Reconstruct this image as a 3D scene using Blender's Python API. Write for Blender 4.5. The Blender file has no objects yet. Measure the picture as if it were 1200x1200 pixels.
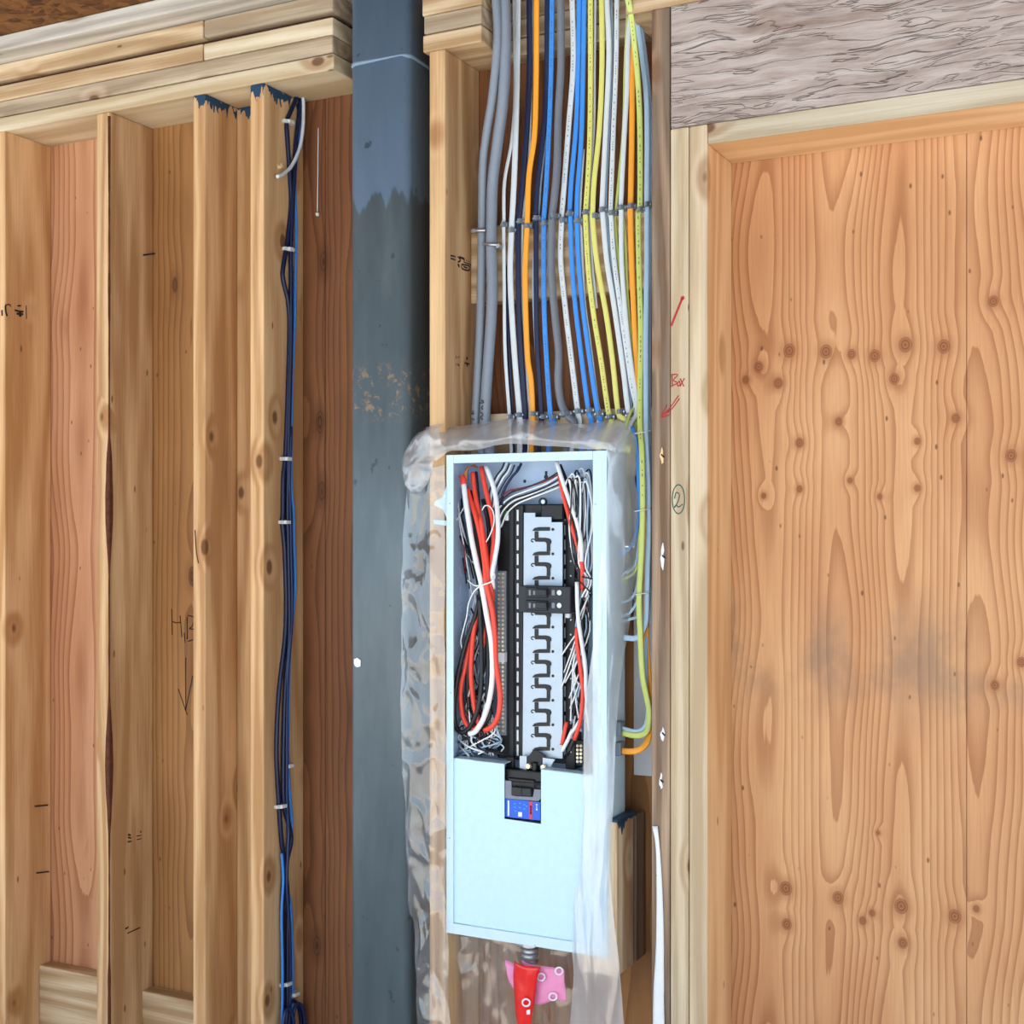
import bpy, bmesh, math, random
from mathutils import Vector, Matrix, noise

random.seed(7)
S = bpy.context.scene
COL = S.collection

# ------------------------------------------------------------------ camera, sky, sun, exposure
F = 1550.0                      # focal length in pixels of the 1200 px frame
TH = math.radians(26.7)         # the camera is turned to the left of the wall's normal
HY = 620.0                      # picture row of the horizon
CZ = 1.38
CAM = Vector((2.7 * math.sin(TH), -0.013 - 2.7 * math.cos(TH), CZ))
cam_d = bpy.data.cameras.new('camera')
cam_d.sensor_width = 36.0
cam_d.lens = 36.0 * F / 1200.0
cam_d.shift_y = (HY - 600.0) / 1200.0
cam_d.clip_start = 0.05
cam = bpy.data.objects.new('camera', cam_d)
COL.objects.link(cam)
cam.location = CAM
cam.rotation_euler = (math.pi / 2, 0, TH)
S.camera = cam

world = bpy.data.worlds.new('sky')
S.world = world
world.use_nodes = True
_wn = world.node_tree
_wn.nodes['Background'].inputs[0].default_value = (0.66, 0.83, 1.0, 1)
_wn.nodes['Background'].inputs[1].default_value = 3.5

sun_d = bpy.data.lights.new('sun', 'SUN')
sun_d.energy = 15.0
sun_d.angle = math.radians(1.0)
sun_d.color = (1.0, 0.93, 0.83)
sun = bpy.data.objects.new('sun', sun_d)
COL.objects.link(sun)
sun.location = (-3, -8, 8)
sun.rotation_euler = (math.radians(40), 0, math.radians(-14))

S.view_settings.view_transform = 'Standard'
S.view_settings.look = 'None'
S.view_settings.exposure = -0.36
S.view_settings.gamma = 1.0
S.view_settings.use_curve_mapping = False
S.cycles.transparent_max_bounces = 16

# ------------------------------------------------------------------ helpers
RV = Vector((math.cos(TH), math.sin(TH), 0))
FV = Vector((-math.sin(TH), math.cos(TH), 0))


def ray(px, py):
    return FV + RV * ((px - 600.0) / F) + Vector((0, 0, (HY - py) / F))


def at(px, py, y):
    """point of the plane Y = y seen at a picture position"""
    d = ray(px, py)
    return CAM + d * ((y - CAM.y) / d.y)


def atx(px, py, x):
    """point of the plane X = x seen at a picture position"""
    d = ray(px, py)
    return CAM + d * ((x - CAM.x) / d.x)


def XX(px, y):
    return at(px, 600, y).x


def ZZ(px, py, y):
    return at(px, py, y).z


def pxm(px, y):
    """metres per pixel at that depth"""
    return (at(px, 600, y) - CAM).dot(FV) / F


def tag(o, label=None, cat=None, group=None, kind=None):
    if label: o['label'] = label
    if cat: o['category'] = cat
    if group: o['group'] = group
    if kind: o['kind'] = kind
    return o


def link(name, me, mat=None, parent=None, loc=None):
    """vertices come in world coordinates; the origin goes to the foot of the mesh (or loc)"""
    if isinstance(me, bmesh.types.BMesh):
        b = me
        me = bpy.data.meshes.new(name)
        b.to_mesh(me)
        b.free()
    if mat: me.materials.append(mat)
    if loc is None:
        xs = [v.co.x for v in me.vertices]; ys = [v.co.y for v in me.vertices]; zs = [v.co.z for v in me.vertices]
        loc = Vector(((min(xs) + max(xs)) / 2, (min(ys) + max(ys)) / 2, min(zs)))
    loc = Vector(loc)
    me.transform(Matrix.Translation(-loc))
    o = bpy.data.objects.new(name, me)
    COL.objects.link(o)
    if parent is not None:
        o.parent = parent
        base = parent.location.copy()
        if parent.parent is not None: base = base + parent.parent.location
        o.location = loc - base
    else:
        o.location = loc
    return o


def empty(name, loc, label=None, cat=None, group=None, kind=None):
    o = bpy.data.objects.new(name, None)
    COL.objects.link(o)
    o.location = loc
    o.empty_display_size = 0.1
    return tag(o, label, cat, group, kind)


def add_box(bm, a, b, bevel=0.0, seg=2):
    a = Vector(a); b = Vector(b)
    r = bmesh.ops.create_cube(bm, size=1.0)
    for v in r['verts']:
        v.co = Vector(((a.x + b.x) / 2 + v.co.x * abs(b.x - a.x), (a.y + b.y) / 2 + v.co.y * abs(b.y - a.y),
                       (a.z + b.z) / 2 + v.co.z * abs(b.z - a.z)))
    if bevel > 0:
        es = list({e for v in r['verts'] for e in v.link_edges})
        bmesh.ops.bevel(bm, geom=es, offset=bevel, segments=seg, affect='EDGES', profile=0.6)


def box(name, a, b, mat, parent=None, bevel=0.0, seg=2):
    bm = bmesh.new()
    add_box(bm, a, b, bevel, seg)
    return link(name, bm, mat, parent)


def smooth(pts, n=5):
    """Catmull-Rom through the points"""
    pts = [Vector(p) for p in pts]
    if len(pts) < 3:
        return pts
    q = [pts[0] * 2 - pts[1]] + pts + [pts[-1] * 2 - pts[-2]]
    out = []
    for i in range(1, len(q) - 2):
        p0, p1, p2, p3 = q[i - 1], q[i], q[i + 1], q[i + 2]
        for k in range(n):
            t = k / n
            out.append(0.5 * ((2 * p1) + (p2 - p0) * t + (2 * p0 - 5 * p1 + 4 * p2 - p3) * t * t +
                              (3 * p1 - p0 - 3 * p2 + p3) * t ** 3))
    out.append(pts[-1])
    return out


def add_tube(bm, pts, rx, ry=None, sides=8, n=5, pinch=0.0, ref=(0, 1, 0), close=False):
    ry = ry or rx
    P = smooth(pts, n) if n > 1 else [Vector(p) for p in pts]
    ref = Vector(ref)
    rings = []
    last = None
    for i, p in enumerate(P):
        t = (P[min(i + 1, len(P) - 1)] - P[max(i - 1, 0)])
        if t.length < 1e-9: t = Vector((0, 0, 1))
        t.normalize()
        u = t.cross(ref)
        if u.length < 0.15:
            u = last.copy() if last else t.orthogonal()
        u.normalize()
        if last and u.dot(last) < 0: u = -u
        last = u
        w = t.cross(u).normalized()
        ring = []
        for k in range(sides):
            a = 2 * math.pi * k / sides
            s = math.sin(a)
            ring.append(bm.verts.new(p + u * (rx * math.cos(a)) + w * (ry * s * (1 - pinch * s * s))))
        rings.append(ring)
    for i in range(len(rings) - 1):
        for k in range(sides):
            f = bm.faces.new((rings[i][k], rings[i][(k + 1) % sides], rings[i + 1][(k + 1) % sides], rings[i + 1][k]))
            f.smooth = True
    bm.faces.new(list(reversed(rings[0])))
    bm.faces.new(rings[-1])


def tube(name, pts, rx, mat, parent=None, ry=None, sides=8, n=5, pinch=0.0, ref=(0, 1, 0)):
    bm = bmesh.new()
    add_tube(bm, pts, rx, ry, sides, n, pinch, ref)
    bmesh.ops.recalc_face_normals(bm, faces=bm.faces[:])
    return link(name, bm, mat, parent)


def add_disc(bm, c, r, axis, depth, n=14, r2=None):
    """a short cylinder / cone from c along axis"""
    axis = Vector(axis).normalized()
    u = axis.orthogonal().normalized(); w = axis.cross(u)
    r2 = r if r2 is None else r2
    a = [bm.verts.new(c + (u * math.cos(2 * math.pi * k / n) + w * math.sin(2 * math.pi * k / n)) * r) for k in range(n)]
    b = [bm.verts.new(c + axis * depth + (u * math.cos(2 * math.pi * k / n) + w * math.sin(2 * math.pi * k / n)) * r2) for k in range(n)]
    for k in range(n):
        bm.faces.new((a[k], a[(k + 1) % n], b[(k + 1) % n], b[k]))
    bm.faces.new(list(reversed(a))); bm.faces.new(b)


def prism(name, outline, dvec, mat, parent=None):
    """an outline in space pushed along dvec"""
    bm = bmesh.new()
    a = [bm.verts.new(p) for p in outline]
    f = bm.faces.new(a)
    r = bmesh.ops.extrude_face_region(bm, geom=[f])
    for v in r['geom']:
        if isinstance(v, bmesh.types.BMVert): v.co += Vector(dvec)
    bmesh.ops.recalc_face_normals(bm, faces=bm.faces[:])
    return link(name, bm, mat, parent)


def resample(pts, n):
    pts = [Vector(p) for p in pts]
    L = [0.0]
    for i in range(1, len(pts)): L.append(L[-1] + (pts[i] - pts[i - 1]).length)
    out = []
    for k in range(n):
        s = L[-1] * k / (n - 1)
        i = 0
        while i < len(L) - 2 and L[i + 1] < s: i += 1
        t = (s - L[i]) / max(L[i + 1] - L[i], 1e-9)
        out.append(pts[i].lerp(pts[i + 1], min(max(t, 0), 1)))
    return out


def film(name, A, B, mat, parent, rows=60, cols=14, amp=0.01, freq=(16, 16), seed=0.0, thick=0.0, puff=0.0, fine=0.3):
    """a crumpled film between two space curves"""
    A = resample(smooth(A, 6), rows); B = resample(smooth(B, 6), rows)
    bm = bmesh.new()
    g = []
    for i in range(rows):
        r = []
        for j in range(cols):
            t = j / (cols - 1)
            p = A[i].lerp(B[i], t)
            q = Vector((p.x * freq[0] + seed, p.z * freq[1], seed * 1.7))
            e = min(1.0, 4 * t * (1 - t) + 0.35)
            w_ = q + Vector((noise.noise(q * .9), noise.noise(q * .9 + Vector((4, 4, 4))), 0)) * .6
            v1 = noise.voronoi(w_)[0][0]; v2 = noise.voronoi(w_ * 2.1 + Vector((7, 3, 0)))[0][0]
            d = amp * ((0.5 - abs(noise.noise(q * .7))) * 1.4 + fine * 3.2 * (v1 - .4) + fine * 1.3 * (v2 - .4))
            p = p + Vector((noise.noise(q * 1.3 + Vector((5, 1, 9))) * amp * 0.35, -d * e - puff * math.sin(math.pi * t),
                            noise.noise(q * 1.1 + Vector((2, 8, 3))) * amp * 0.3))
            r.append(bm.verts.new(p))
        g.append(r)
    for i in range(rows - 1):
        for j in range(cols - 1):
            f = bm.faces.new((g[i][j], g[i][j + 1], g[i + 1][j + 1], g[i + 1][j]))
            f.smooth = True
    bmesh.ops.recalc_face_normals(bm, faces=bm.faces[:])
    o = link(name, bm, mat, parent)
    if thick:
        m = o.modifiers.new('thickness', 'SOLIDIFY'); m.thickness = thick; m.offset = 0
    return o


# ------------------------------------------------------------------ materials
class NB:
    def __init__(self, name):
        self.m = bpy.data.materials.new(name)
        self.m.use_nodes = True
        self.t = self.m.node_tree
        self.t.nodes.clear()
        self.out = self.t.nodes.new('ShaderNodeOutputMaterial')

    def n(self, kind, **kw):
        nd = self.t.nodes.new('ShaderNode' + kind)
        for k, v in kw.items():
            setattr(nd, k, v)
        return nd

    def put(self, sock, v):
        if isinstance(v, bpy.types.NodeSocket): self.t.links.new(v, sock)
        else: sock.default_value = v

    def math(self, op, a, b=0.0, c=None, clamp=False):
        nd = self.n('Math', operation=op, use_clamp=clamp)
        self.put(nd.inputs[0], a); self.put(nd.inputs[1], b)
        if c is not None: self.put(nd.inputs[2], c)
        return nd.outputs[0]

    def vmath(self, op, a, b):
        nd = self.n('VectorMath', operation=op)
        self.put(nd.inputs[0], a); self.put(nd.inputs[1], b)
        return nd.outputs['Value'] if op in ('LENGTH', 'DISTANCE', 'DOT_PRODUCT') else nd.outputs[0]

    def noise(self, vec, scale, detail=2.0, rough=0.5, dist=0.0):
        nd = self.n('TexNoise')
        self.put(nd.inputs['Vector'], vec)
        nd.inputs['Scale'].default_value = scale; nd.inputs['Detail'].default_value = detail
        nd.inputs['Roughness'].default_value = rough; nd.inputs['Distortion'].default_value = dist
        return nd.outputs[0]

    def ramp(self, fac, stops):
        nd = self.n('ValToRGB')
        self.put(nd.inputs[0], fac)
        e = nd.color_ramp.elements
        while len(e) < len(stops): e.new(0.5)
        for k, (p, c) in enumerate(stops):
            e[k].position = p
            e[k].color = (*c, 1) if len(c) == 3 else c
        return nd.outputs[0]

    def rng(self, v, a, b, c=0.0, d=1.0, smooth=True):
        nd = self.n('MapRange')
        nd.interpolation_type = 'SMOOTHSTEP' if smooth else 'LINEAR'
        self.put(nd.inputs[0], v)
        for k, x in zip((1, 2, 3, 4), (a, b, c, d)): nd.inputs[k].default_value = x
        return nd.outputs[0]

    def mix(self, fac, a, b, mode='MIX'):
        nd = self.n('Mix', data_type='RGBA', blend_type=mode)
        self.put(nd.inputs[0], fac)
        self.put(nd.inputs[6], (*a, 1) if isinstance(a, tuple) else a)
        self.put(nd.inputs[7], (*b, 1) if isinstance(b, tuple) else b)
        return nd.outputs[2]

    def sep(self, v):
        nd = self.n('SeparateXYZ'); self.put(nd.inputs[0], v); return nd.outputs

    def comb(self, x, y, z):
        nd = self.n('CombineXYZ')
        self.put(nd.inputs[0], x); self.put(nd.inputs[1], y); self.put(nd.inputs[2], z)
        return nd.outputs[0]

    def bsdf(self, color, rough=0.6, metal=0.0, spec=0.4, bump=None, bstr=0.2, bdist=0.002):
        p = self.n('BsdfPrincipled')
        self.put(p.inputs['Base Color'], (*color, 1) if isinstance(color, tuple) else color)
        self.put(p.inputs['Roughness'], rough)
        p.inputs['Metallic'].default_value = metal
        p.inputs['Specular IOR Level'].default_value = spec
        if bump is not None:
            b = self.n('Bump'); b.inputs['Strength'].default_value = bstr; b.inputs['Distance'].default_value = bdist
            self.put(b.inputs['Height'], bump)
            self.t.links.new(b.outputs[0], p.inputs['Normal'])
        self.t.links.new(p.outputs[0], self.out.inputs[0])
        return p


def s2l(r, g, b):
    f = lambda c: c / 12.92 if c <= 0.04045 else ((c + 0.055) / 1.055) ** 2.4
    return (f(r / 255), f(g / 255), f(b / 255))


def plain(name, rgb, rough=0.5, metal=0.0, spec=0.4, speck=0.0, scale=60):
    b = NB(name)
    c = s2l(*rgb)
    co = b.n('TexCoord').outputs['Object']
    n = b.noise(co, scale, 3)
    lo = tuple(max(0, x * (1 - 0.03 - speck)) for x in c); hi = tuple(min(1, x * (1.02 + speck)) for x in c)
    b.bsdf(b.ramp(n, [(0.3, lo), (0.7, hi)]), rough, metal, spec)
    return b.m


def wood(name, light, dark, axis='z', knot=0.5, grey=0.0, paint=None, streak=1.3, rough=0.75, face=None):
    b = NB(name)
    co = b.n('TexCoord').outputs['Object']
    rnd = b.n('ObjectInfo').outputs['Random']
    x, y, z = b.sep(co)
    if axis == 'x': x, y, z = z, y, x
    ox = b.math('MULTIPLY', rnd, 17.3); oz = b.math('MULTIPLY', rnd, 31.7)
    p = b.comb(b.math('ADD', x, ox), b.math('ADD', y, b.math('MULTIPLY', rnd, 9.1)), b.math('ADD', b.math('MULTIPLY', z, 1.0), oz))
    pl = b.vmath('MULTIPLY', p, (1, 1, 0.10))
    warp = b.noise(pl, 7.0, 2, 0.5)
    # knots
    vk = b.n('TexVoronoi')
    vk.inputs['Scale'].default_value = 1.0
    vk.inputs['Randomness'].default_value = 0.9
    b.put(vk.inputs['Vector'], b.vmath('MULTIPLY', p, (8.5, 8.5, 5.0)))
    cellr = b.sep(vk.outputs['Color'])[0]
    have = b.math('LESS_THAN', cellr, knot)
    kd = b.math('ADD', vk.outputs['Distance'], b.math('MULTIPLY', b.math('SUBTRACT', 1.0, have), 5.0))
    kcore = b.rng(kd, 0.07, 0.115, 1, 0)
    khalo = b.rng(kd, 0.06, 0.34, 1, 0)
    wv = b.math('ADD', b.math('ADD', b.math('MULTIPLY', b.sep(p)[0], 150.0), b.math('MULTIPLY', b.sep(p)[1], 70.0)),
                b.math('ADD', b.math('MULTIPLY', warp, 26.0), b.math('MULTIPLY', khalo, 5.0)))
    ring = b.math('MULTIPLY_ADD', b.math('SINE', wv), 0.5, 0.5)
    fine = b.noise(b.vmath('MULTIPLY', p, (240, 240, 7)), 1.0, 2)
    patch = b.noise(b.vmath('MULTIPLY', p, (9, 9, 1.6)), 1.0, 3)
    g = b.math('ADD', b.math('MULTIPLY', ring, 0.26 * streak), b.math('ADD', b.math('MULTIPLY', fine, 0.34 * streak), b.math('MULTIPLY', patch, 0.72)))
    col = b.ramp(g, [(0.40, s2l(*light)), (0.66, tuple((a * 0.5 + c * 0.5) for a, c in zip(s2l(*light), s2l(*dark)))), (0.92, s2l(*dark))])
    if face is not None:      # weathered paler front face; the others have orange bounce light mixed into their colour
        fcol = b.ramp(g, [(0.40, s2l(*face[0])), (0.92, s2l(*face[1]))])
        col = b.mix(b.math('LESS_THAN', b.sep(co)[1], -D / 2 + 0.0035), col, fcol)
    if grey > 0:
        gn = b.rng(b.noise(b.vmath('MULTIPLY', p, (30, 30, 2.0)), 1.0, 4, 0.6), 0.42, 0.66)
        col = b.mix(b.math('MULTIPLY', gn, grey), col, s2l(128, 116, 104))
    col = b.mix(b.math('MULTIPLY', khalo, 0.40), col, s2l(150, 96, 52))
    col = b.mix(b.math('MULTIPLY', kcore, 0.8), col, s2l(88, 52, 28))
    dots = b.n('TexVoronoi')
    dots.inputs['Scale'].default_value = 1.0
    b.put(dots.inputs['Vector'], b.vmath('MULTIPLY', p, (26, 26, 9)))
    dk = b.math('MULTIPLY', b.rng(dots.outputs['Distance'], 0.05, 0.11, 1, 0), b.math('LESS_THAN', b.sep(dots.outputs['Color'])[1], 0.30))
    col = b.mix(b.math('MULTIPLY', dk, 0.7), col, s2l(70, 45, 28))
    if paint is not None:
        edge = b.math('ADD', z, b.math('MULTIPLY', b.noise(b.vmath('MULTIPLY', co, (60, 60, 12)), 1.0, 3), 0.13))
        pm = b.math('GREATER_THAN', edge, paint)
        holes = b.math('GREATER_THAN', b.noise(b.vmath('MULTIPLY', co, (45, 45, 30)), 1.0, 2), 0.40)
        col = b.mix(b.math('MULTIPLY', pm, holes), col, s2l(38, 66, 92))
    b.bsdf(col, rough, 0, 0.25, bump=b.math('ADD', fine, b.math('MULTIPLY', ring, 0.4)), bstr=0.25, bdist=0.0012)
    return b.m


def plywood(name, light, mid, dark, freq=5.0, period=0.24, knots=None, stain=None, seed=0.0, knotty=0.35):
    b = NB(name)
    pos = b.n('NewGeometry').outputs['Position']
    x, y, z = b.sep(pos)
    x = b.math('ADD', x, seed); 
    p = b.comb(x, 0.0, z)
    w = b.noise(b.vmath('MULTIPLY', p, (2.6, 1, 1.35)), 1.0, 1.5, 0.5)
    w2 = b.noise(b.vmath('MULTIPLY', p, (14, 1, 1.1)), 1.0, 2, 0.5)
    jag = b.noise(b.vmath('MULTIPLY', p, (150, 1, 9)), 1.0, 2)
    xx = b.math('ADD', x, b.math('MULTIPLY', w, 0.07))
    h = b.math('MULTIPLY', b.math('COSINE', b.math('MULTIPLY', xx, 2 * math.pi / period)), 1.15)
    h = b.math('ADD', h, b.math('MULTIPLY', w, 2.2))
    h = b.math('ADD', h, b.math('MULTIPLY', w2, 0.35))
    h = b.math('ADD', h, b.math('MULTIPLY', jag, 0.045))
    kd = None
    vk = b.n('TexVoronoi'); vk.inputs['Scale'].default_value = 1.0
    b.put(vk.inputs['Vector'], b.vmath('MULTIPLY', p, (9.0, 1, 4.0)))
    if knots:
        for (kx, kz, r) in knots:
            d = b.vmath('LENGTH', b.vmath('MULTIPLY', b.vmath('SUBTRACT', pos, (kx, 0, kz)), (1.0 / r, 0.0, 0.85 / r)), (0, 0, 0))
            kd = d if kd is None else b.math('MINIMUM', kd, d)
    else:
        have = b.math('LESS_THAN', b.sep(vk.outputs['Color'])[0], knotty)
        kd = b.math('MULTIPLY', b.math('ADD', vk.outputs['Distance'], b.math('MULTIPLY', b.math('SUBTRACT', 1.0, have), 5.0)), 8.0)
    bumpk = b.rng(kd, 0.0, 5.0, 1, 0)
    h = b.math('ADD', h, b.math('MULTIPLY', bumpk, 0.22))
    fr = b.math('FRACT', b.math('MULTIPLY', h, freq))
    line = b.ramp(fr, [(0.0, (0.1, 0.1, 0.1)), (0.55, (0.3, 0.3, 0.3)), (0.88, (0.92, 0.92, 0.92)), (0.97, (1, 1, 1)), (1.0, (0.1, 0.1, 0.1))])
    tone = b.noise(b.vmath('MULTIPLY', p, (5, 1, 1.4)), 1.0, 3)
    fine = b.noise(b.vmath('MULTIPLY', p, (260, 1, 8)), 1.0, 2)
    col = b.mix(b.rng(tone, 0.3, 0.7), s2l(*light), s2l(*mid))
    col = b.mix(b.math('MULTIPLY', b.sep(line)[0], b.math('MULTIPLY_ADD', tone, 1.0, 0.25)), col, s2l(*dark))
    col = b.mix(b.math('MULTIPLY', b.rng(fine, 0.35, 0.75), 0.22), col, s2l(*dark))
    if stain:
        zc, zw, xa, xb = stain
        m = b.math('MULTIPLY', b.rng(b.math('ABSOLUTE', b.math('SUBTRACT', z, zc)), 0.0, zw, 1, 0),
                   b.rng(b.noise(b.vmath('MULTIPLY', p, (7, 1, 5)), 1.0, 4, 0.6), 0.42, 0.66))
        col = b.mix(b.math('MULTIPLY', m, 0.55), col, s2l(120, 104, 92))
    col = b.mix(b.math('MULTIPLY', b.rng(kd, 0.8, 2.2, 1, 0), 0.5), col, s2l(*dark))
    kr = b.math('MULTIPLY_ADD', b.math('SINE', b.math('MULTIPLY', kd, 16.0)), 0.5, 0.5)
    col = b.mix(b.math('MULTIPLY', b.rng(kd, 0.75, 1.0, 1, 0), 0.85), col, b.mix(kr, s2l(158, 100, 62), s2l(112, 66, 38)) if knots else b.mix(kr, s2l(104, 62, 36), s2l(62, 36, 22)))
    dv = b.n('TexVoronoi'); dv.inputs['Scale'].default_value = 1.0
    b.put(dv.inputs['Vector'], b.vmath('MULTIPLY', p, (34, 1, 17)))
    pit = b.math('MULTIPLY', b.rng(dv.outputs['Distance'], 0.05, 0.12, 1, 0), b.math('LESS_THAN', b.sep(dv.outputs['Color'])[1], 0.22))
    col = b.mix(b.math('MULTIPLY', pit, 0.75), col, s2l(92, 56, 32))
    b.bsdf(col, 0.62, 0, 0.3, bump=b.sep(line)[0], bstr=0.3, bdist=0.001)
    return b.m


def osb(name, cols, rough=0.85):
    b = NB(name)
    co = b.n('TexCoord').outputs['Object']
    n = b.noise(co, 6, 2)
    w = b.vmath('ADD', co, b.vmath('MULTIPLY', b.comb(n, b.noise(co, 9, 2), n), (0.05, 0.05, 0.05)))
    v = b.n('TexVoronoi'); v.inputs['Scale'].default_value = 1.0
    b.put(v.inputs['Vector'], b.vmath('MULTIPLY', w, (26, 60, 60)))
    v2 = b.n('TexVoronoi'); v2.inputs['Scale'].default_value = 1.0
    b.put(v2.inputs['Vector'], b.vmath('MULTIPLY', w, (55, 24, 55)))
    f = b.math('MULTIPLY_ADD', b.sep(v.outputs['Color'])[0], 0.6, b.math('MULTIPLY', b.sep(v2.outputs['Color'])[1], 0.4))
    st = [(k / (len(cols) - 1), s2l(*c)) for k, c in enumerate(cols)]
    b.bsdf(b.ramp(f, st), rough, 0, 0.2, bump=f, bstr=0.5, bdist=0.002)
    return b.m


def strand_beam(name):
    """weathered grey laminated strand lumber, strands lie along X"""
    b = NB(name)
    co = b.n('TexCoord').outputs['Object']
    n = b.noise(co, 5, 2)
    w = b.vmath('ADD', co, b.comb(0.0, 0.0, b.math('MULTIPLY', n, 0.05)))
    a = b.noise(b.vmath('MULTIPLY', w, (7, 30, 60)), 1.0, 5, 0.65, 0.25)
    c = b.noise(b.vmath('MULTIPLY', w, (5, 30, 40)), 1.0, 3, 0.6, 0.5)
    crack = b.rng(b.math('ABSOLUTE', b.math('SUBTRACT', c, 0.5)), 0.0, 0.022, 1, 0)
    msk = b.rng(b.noise(b.vmath('MULTIPLY', co, (4, 8, 12)), 1.0, 2), 0.48, 0.62)
    col = b.ramp(a, [(0.25, s2l(126, 112, 104)), (0.45, s2l(166, 152, 146)), (0.6, s2l(182, 170, 165)), (0.8, s2l(200, 192, 188))])
    brown = b.rng(b.noise(b.vmath('MULTIPLY', co, (3, 8, 16)), 1.0, 3), 0.62, 0.72)
    col = b.mix(b.math('MULTIPLY', brown, 0.5), col, s2l(112, 82, 58))
    col = b.mix(b.math('MULTIPLY', crack, b.math('MULTIPLY', msk, 0.6)), col, s2l(62, 42, 34))
    b.bsdf(col, 0.85, 0, 0.2, bump=b.math('SUBTRACT', a, crack), bstr=0.8, bdist=0.004)
    return b.m


def column_paint():
    b = NB('primed_steel')
    co = b.n('TexCoord').outputs['Object']
    x, y, z = b.sep(co)
    e = b.math('ADD', z, b.math('MULTIPLY', b.math('SUBTRACT', b.noise(b.vmath('MULTIPLY', co, (26, 26, 5)), 1.0, 3), 0.5), 0.14))
    top = b.rng(e, 2.085, 2.10)
    n = b.noise(b.vmath('MULTIPLY', co, (12, 12, 2.5)), 1.0, 5, 0.6)
    base = b.ramp(n, [(0.3, s2l(70, 84, 92)), (0.55, s2l(84, 98, 106)), (0.75, s2l(100, 113, 120))])
    up = b.ramp(n, [(0.3, s2l(96, 121, 146)), (0.7, s2l(112, 136, 160))])
    col = b.mix(top, base, up)
    # scuffed tan patches half way up, and darker scrapes
    sc = b.math('MULTIPLY', b.rng(b.math('ABSOLUTE', b.math('SUBTRACT', z, 1.675)), 0.03, 0.075, 1, 0), b.rng(b.noise(co, 55, 4, 0.7), 0.54, 0.62))
    col = b.mix(b.math('MULTIPLY', sc, 0.8), col, s2l(150, 128, 100))
    sp = b.rng(b.noise(b.vmath('MULTIPLY', co, (40, 40, 30)), 1.0, 2), 0.70, 0.74)
    col = b.mix(b.math('MULTIPLY', sp, 0.6), col, s2l(40, 48, 54))
    p = b.bsdf(col, 0.42, 0.0, 0.5, bump=n, bstr=0.15, bdist=0.002)
    return b.m


def clear_film(name, tint=(0.80, 0.90, 1.0), clear=0.85, rough=0.11):
    b = NB(name)
    co = b.n('TexCoord').outputs['Object']
    n = b.noise(b.vmath('MULTIPLY', co, (9, 9, 5)), 1.0, 4, 0.6)
    tr = b.n('BsdfTransparent'); tr.inputs[0].default_value = (0.97, 0.98, 1, 1)
    df = b.n('BsdfDiffuse'); df.inputs[0].default_value = (*tint, 1)
    tl = b.n('BsdfTranslucent'); tl.inputs[0].default_value = (*tint, 1)
    m1 = b.n('MixShader'); m1.inputs[0].default_value = 0.4
    b.t.links.new(df.outputs[0], m1.inputs[1]); b.t.links.new(tl.outputs[0], m1.inputs[2])
    m2 = b.n('MixShader'); b.put(m2.inputs[0], b.rng(n, 0.3, 0.7, 1 - clear - 0.05, 1 - clear + 0.07))
    b.t.links.new(tr.outputs[0], m2.inputs[1]); b.t.links.new(m1.outputs[0], m2.inputs[2])
    gl = b.n('BsdfGlossy'); gl.inputs['Roughness'].default_value = rough
    fr = b.n('Fresnel'); b.put(fr.inputs[0], b.math('MULTIPLY_ADD', b.n('NewGeometry').outputs['Backfacing'], 1 / 2.0 - 2.0, 2.0))
    m3 = b.n('MixShader'); b.put(m3.inputs[0], b.math('MULTIPLY', fr.outputs[0], 1.0, clamp=True))
    b.t.links.new(m2.outputs[0], m3.inputs[1]); b.t.links.new(gl.outputs[0], m3.inputs[2])
    b.t.links.new(m3.outputs[0], b.out.inputs[0])
    return b.m


def concrete(name):
    b = NB(name)
    co = b.n('TexCoord').outputs['Object']
    n = b.noise(co, 2.2, 6, 0.6)
    b.bsdf(b.ramp(n, [(0.3, s2l(204, 200, 192)), (0.7, s2l(222, 218, 210))]), 0.9, 0, 0.2)
    return b.m


M = {}
D = 0.155                         # depth of the stud bays
M['tan'] = wood('tan_lumber', (222, 188, 144), (172, 130, 88), knot=0.6)
M['tan_x'] = wood('tan_lumber_lying', (222, 198, 164), (170, 138, 100), 'x', grey=0.15)
M['greytan_x'] = wood('weathered_lumber_lying', (210, 192, 166), (156, 134, 108), 'x', grey=0.4)
M['warm'] = wood('warm_lumber', (224, 184, 138), (182, 134, 86), knot=0.6)
M['pale'] = wood('pale_lumber', (218, 204, 178), (182, 162, 132), knot=0.15, grey=0.25)
M['pale_orange'] = wood('pale_fir_lumber', (232, 192, 146), (202, 154, 106), knot=0.25, face=((216, 200, 172), (178, 156, 126)))  # orange of the sides includes light bounced off the plywood
M['pale_orange_x'] = wood('pale_fir_lumber_lying', (238, 206, 166), (208, 166, 120), 'x', knot=0.25, face=((206, 196, 176), (172, 158, 134)))  # underside colour carries the plywood's orange bounce
M['pale_x'] = wood('pale_lumber_lying', (222, 208, 182), (184, 162, 128), 'x', knot=0.25)
M['weather'] = wood('weathered_lumber', (182, 156, 132), (112, 88, 70), grey=0.7, streak=1.5, knot=0.6)
M['painted'] = wood('paint_topped_lumber', (222, 184, 138), (176, 132, 88), knot=0.6, paint=2.437)
M['block'] = wood('splintered_lumber', (238, 220, 188), (176, 140, 104), knot=0.3, paint=None)
M['block_paint'] = wood('paint_topped_block', (220, 190, 146), (150, 108, 70), knot=0.3, paint=0.305)
M['grey_board'] = wood('grey_board', (214, 208, 198), (172, 164, 154), 'x', knot=0.1, grey=0.3)
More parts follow.
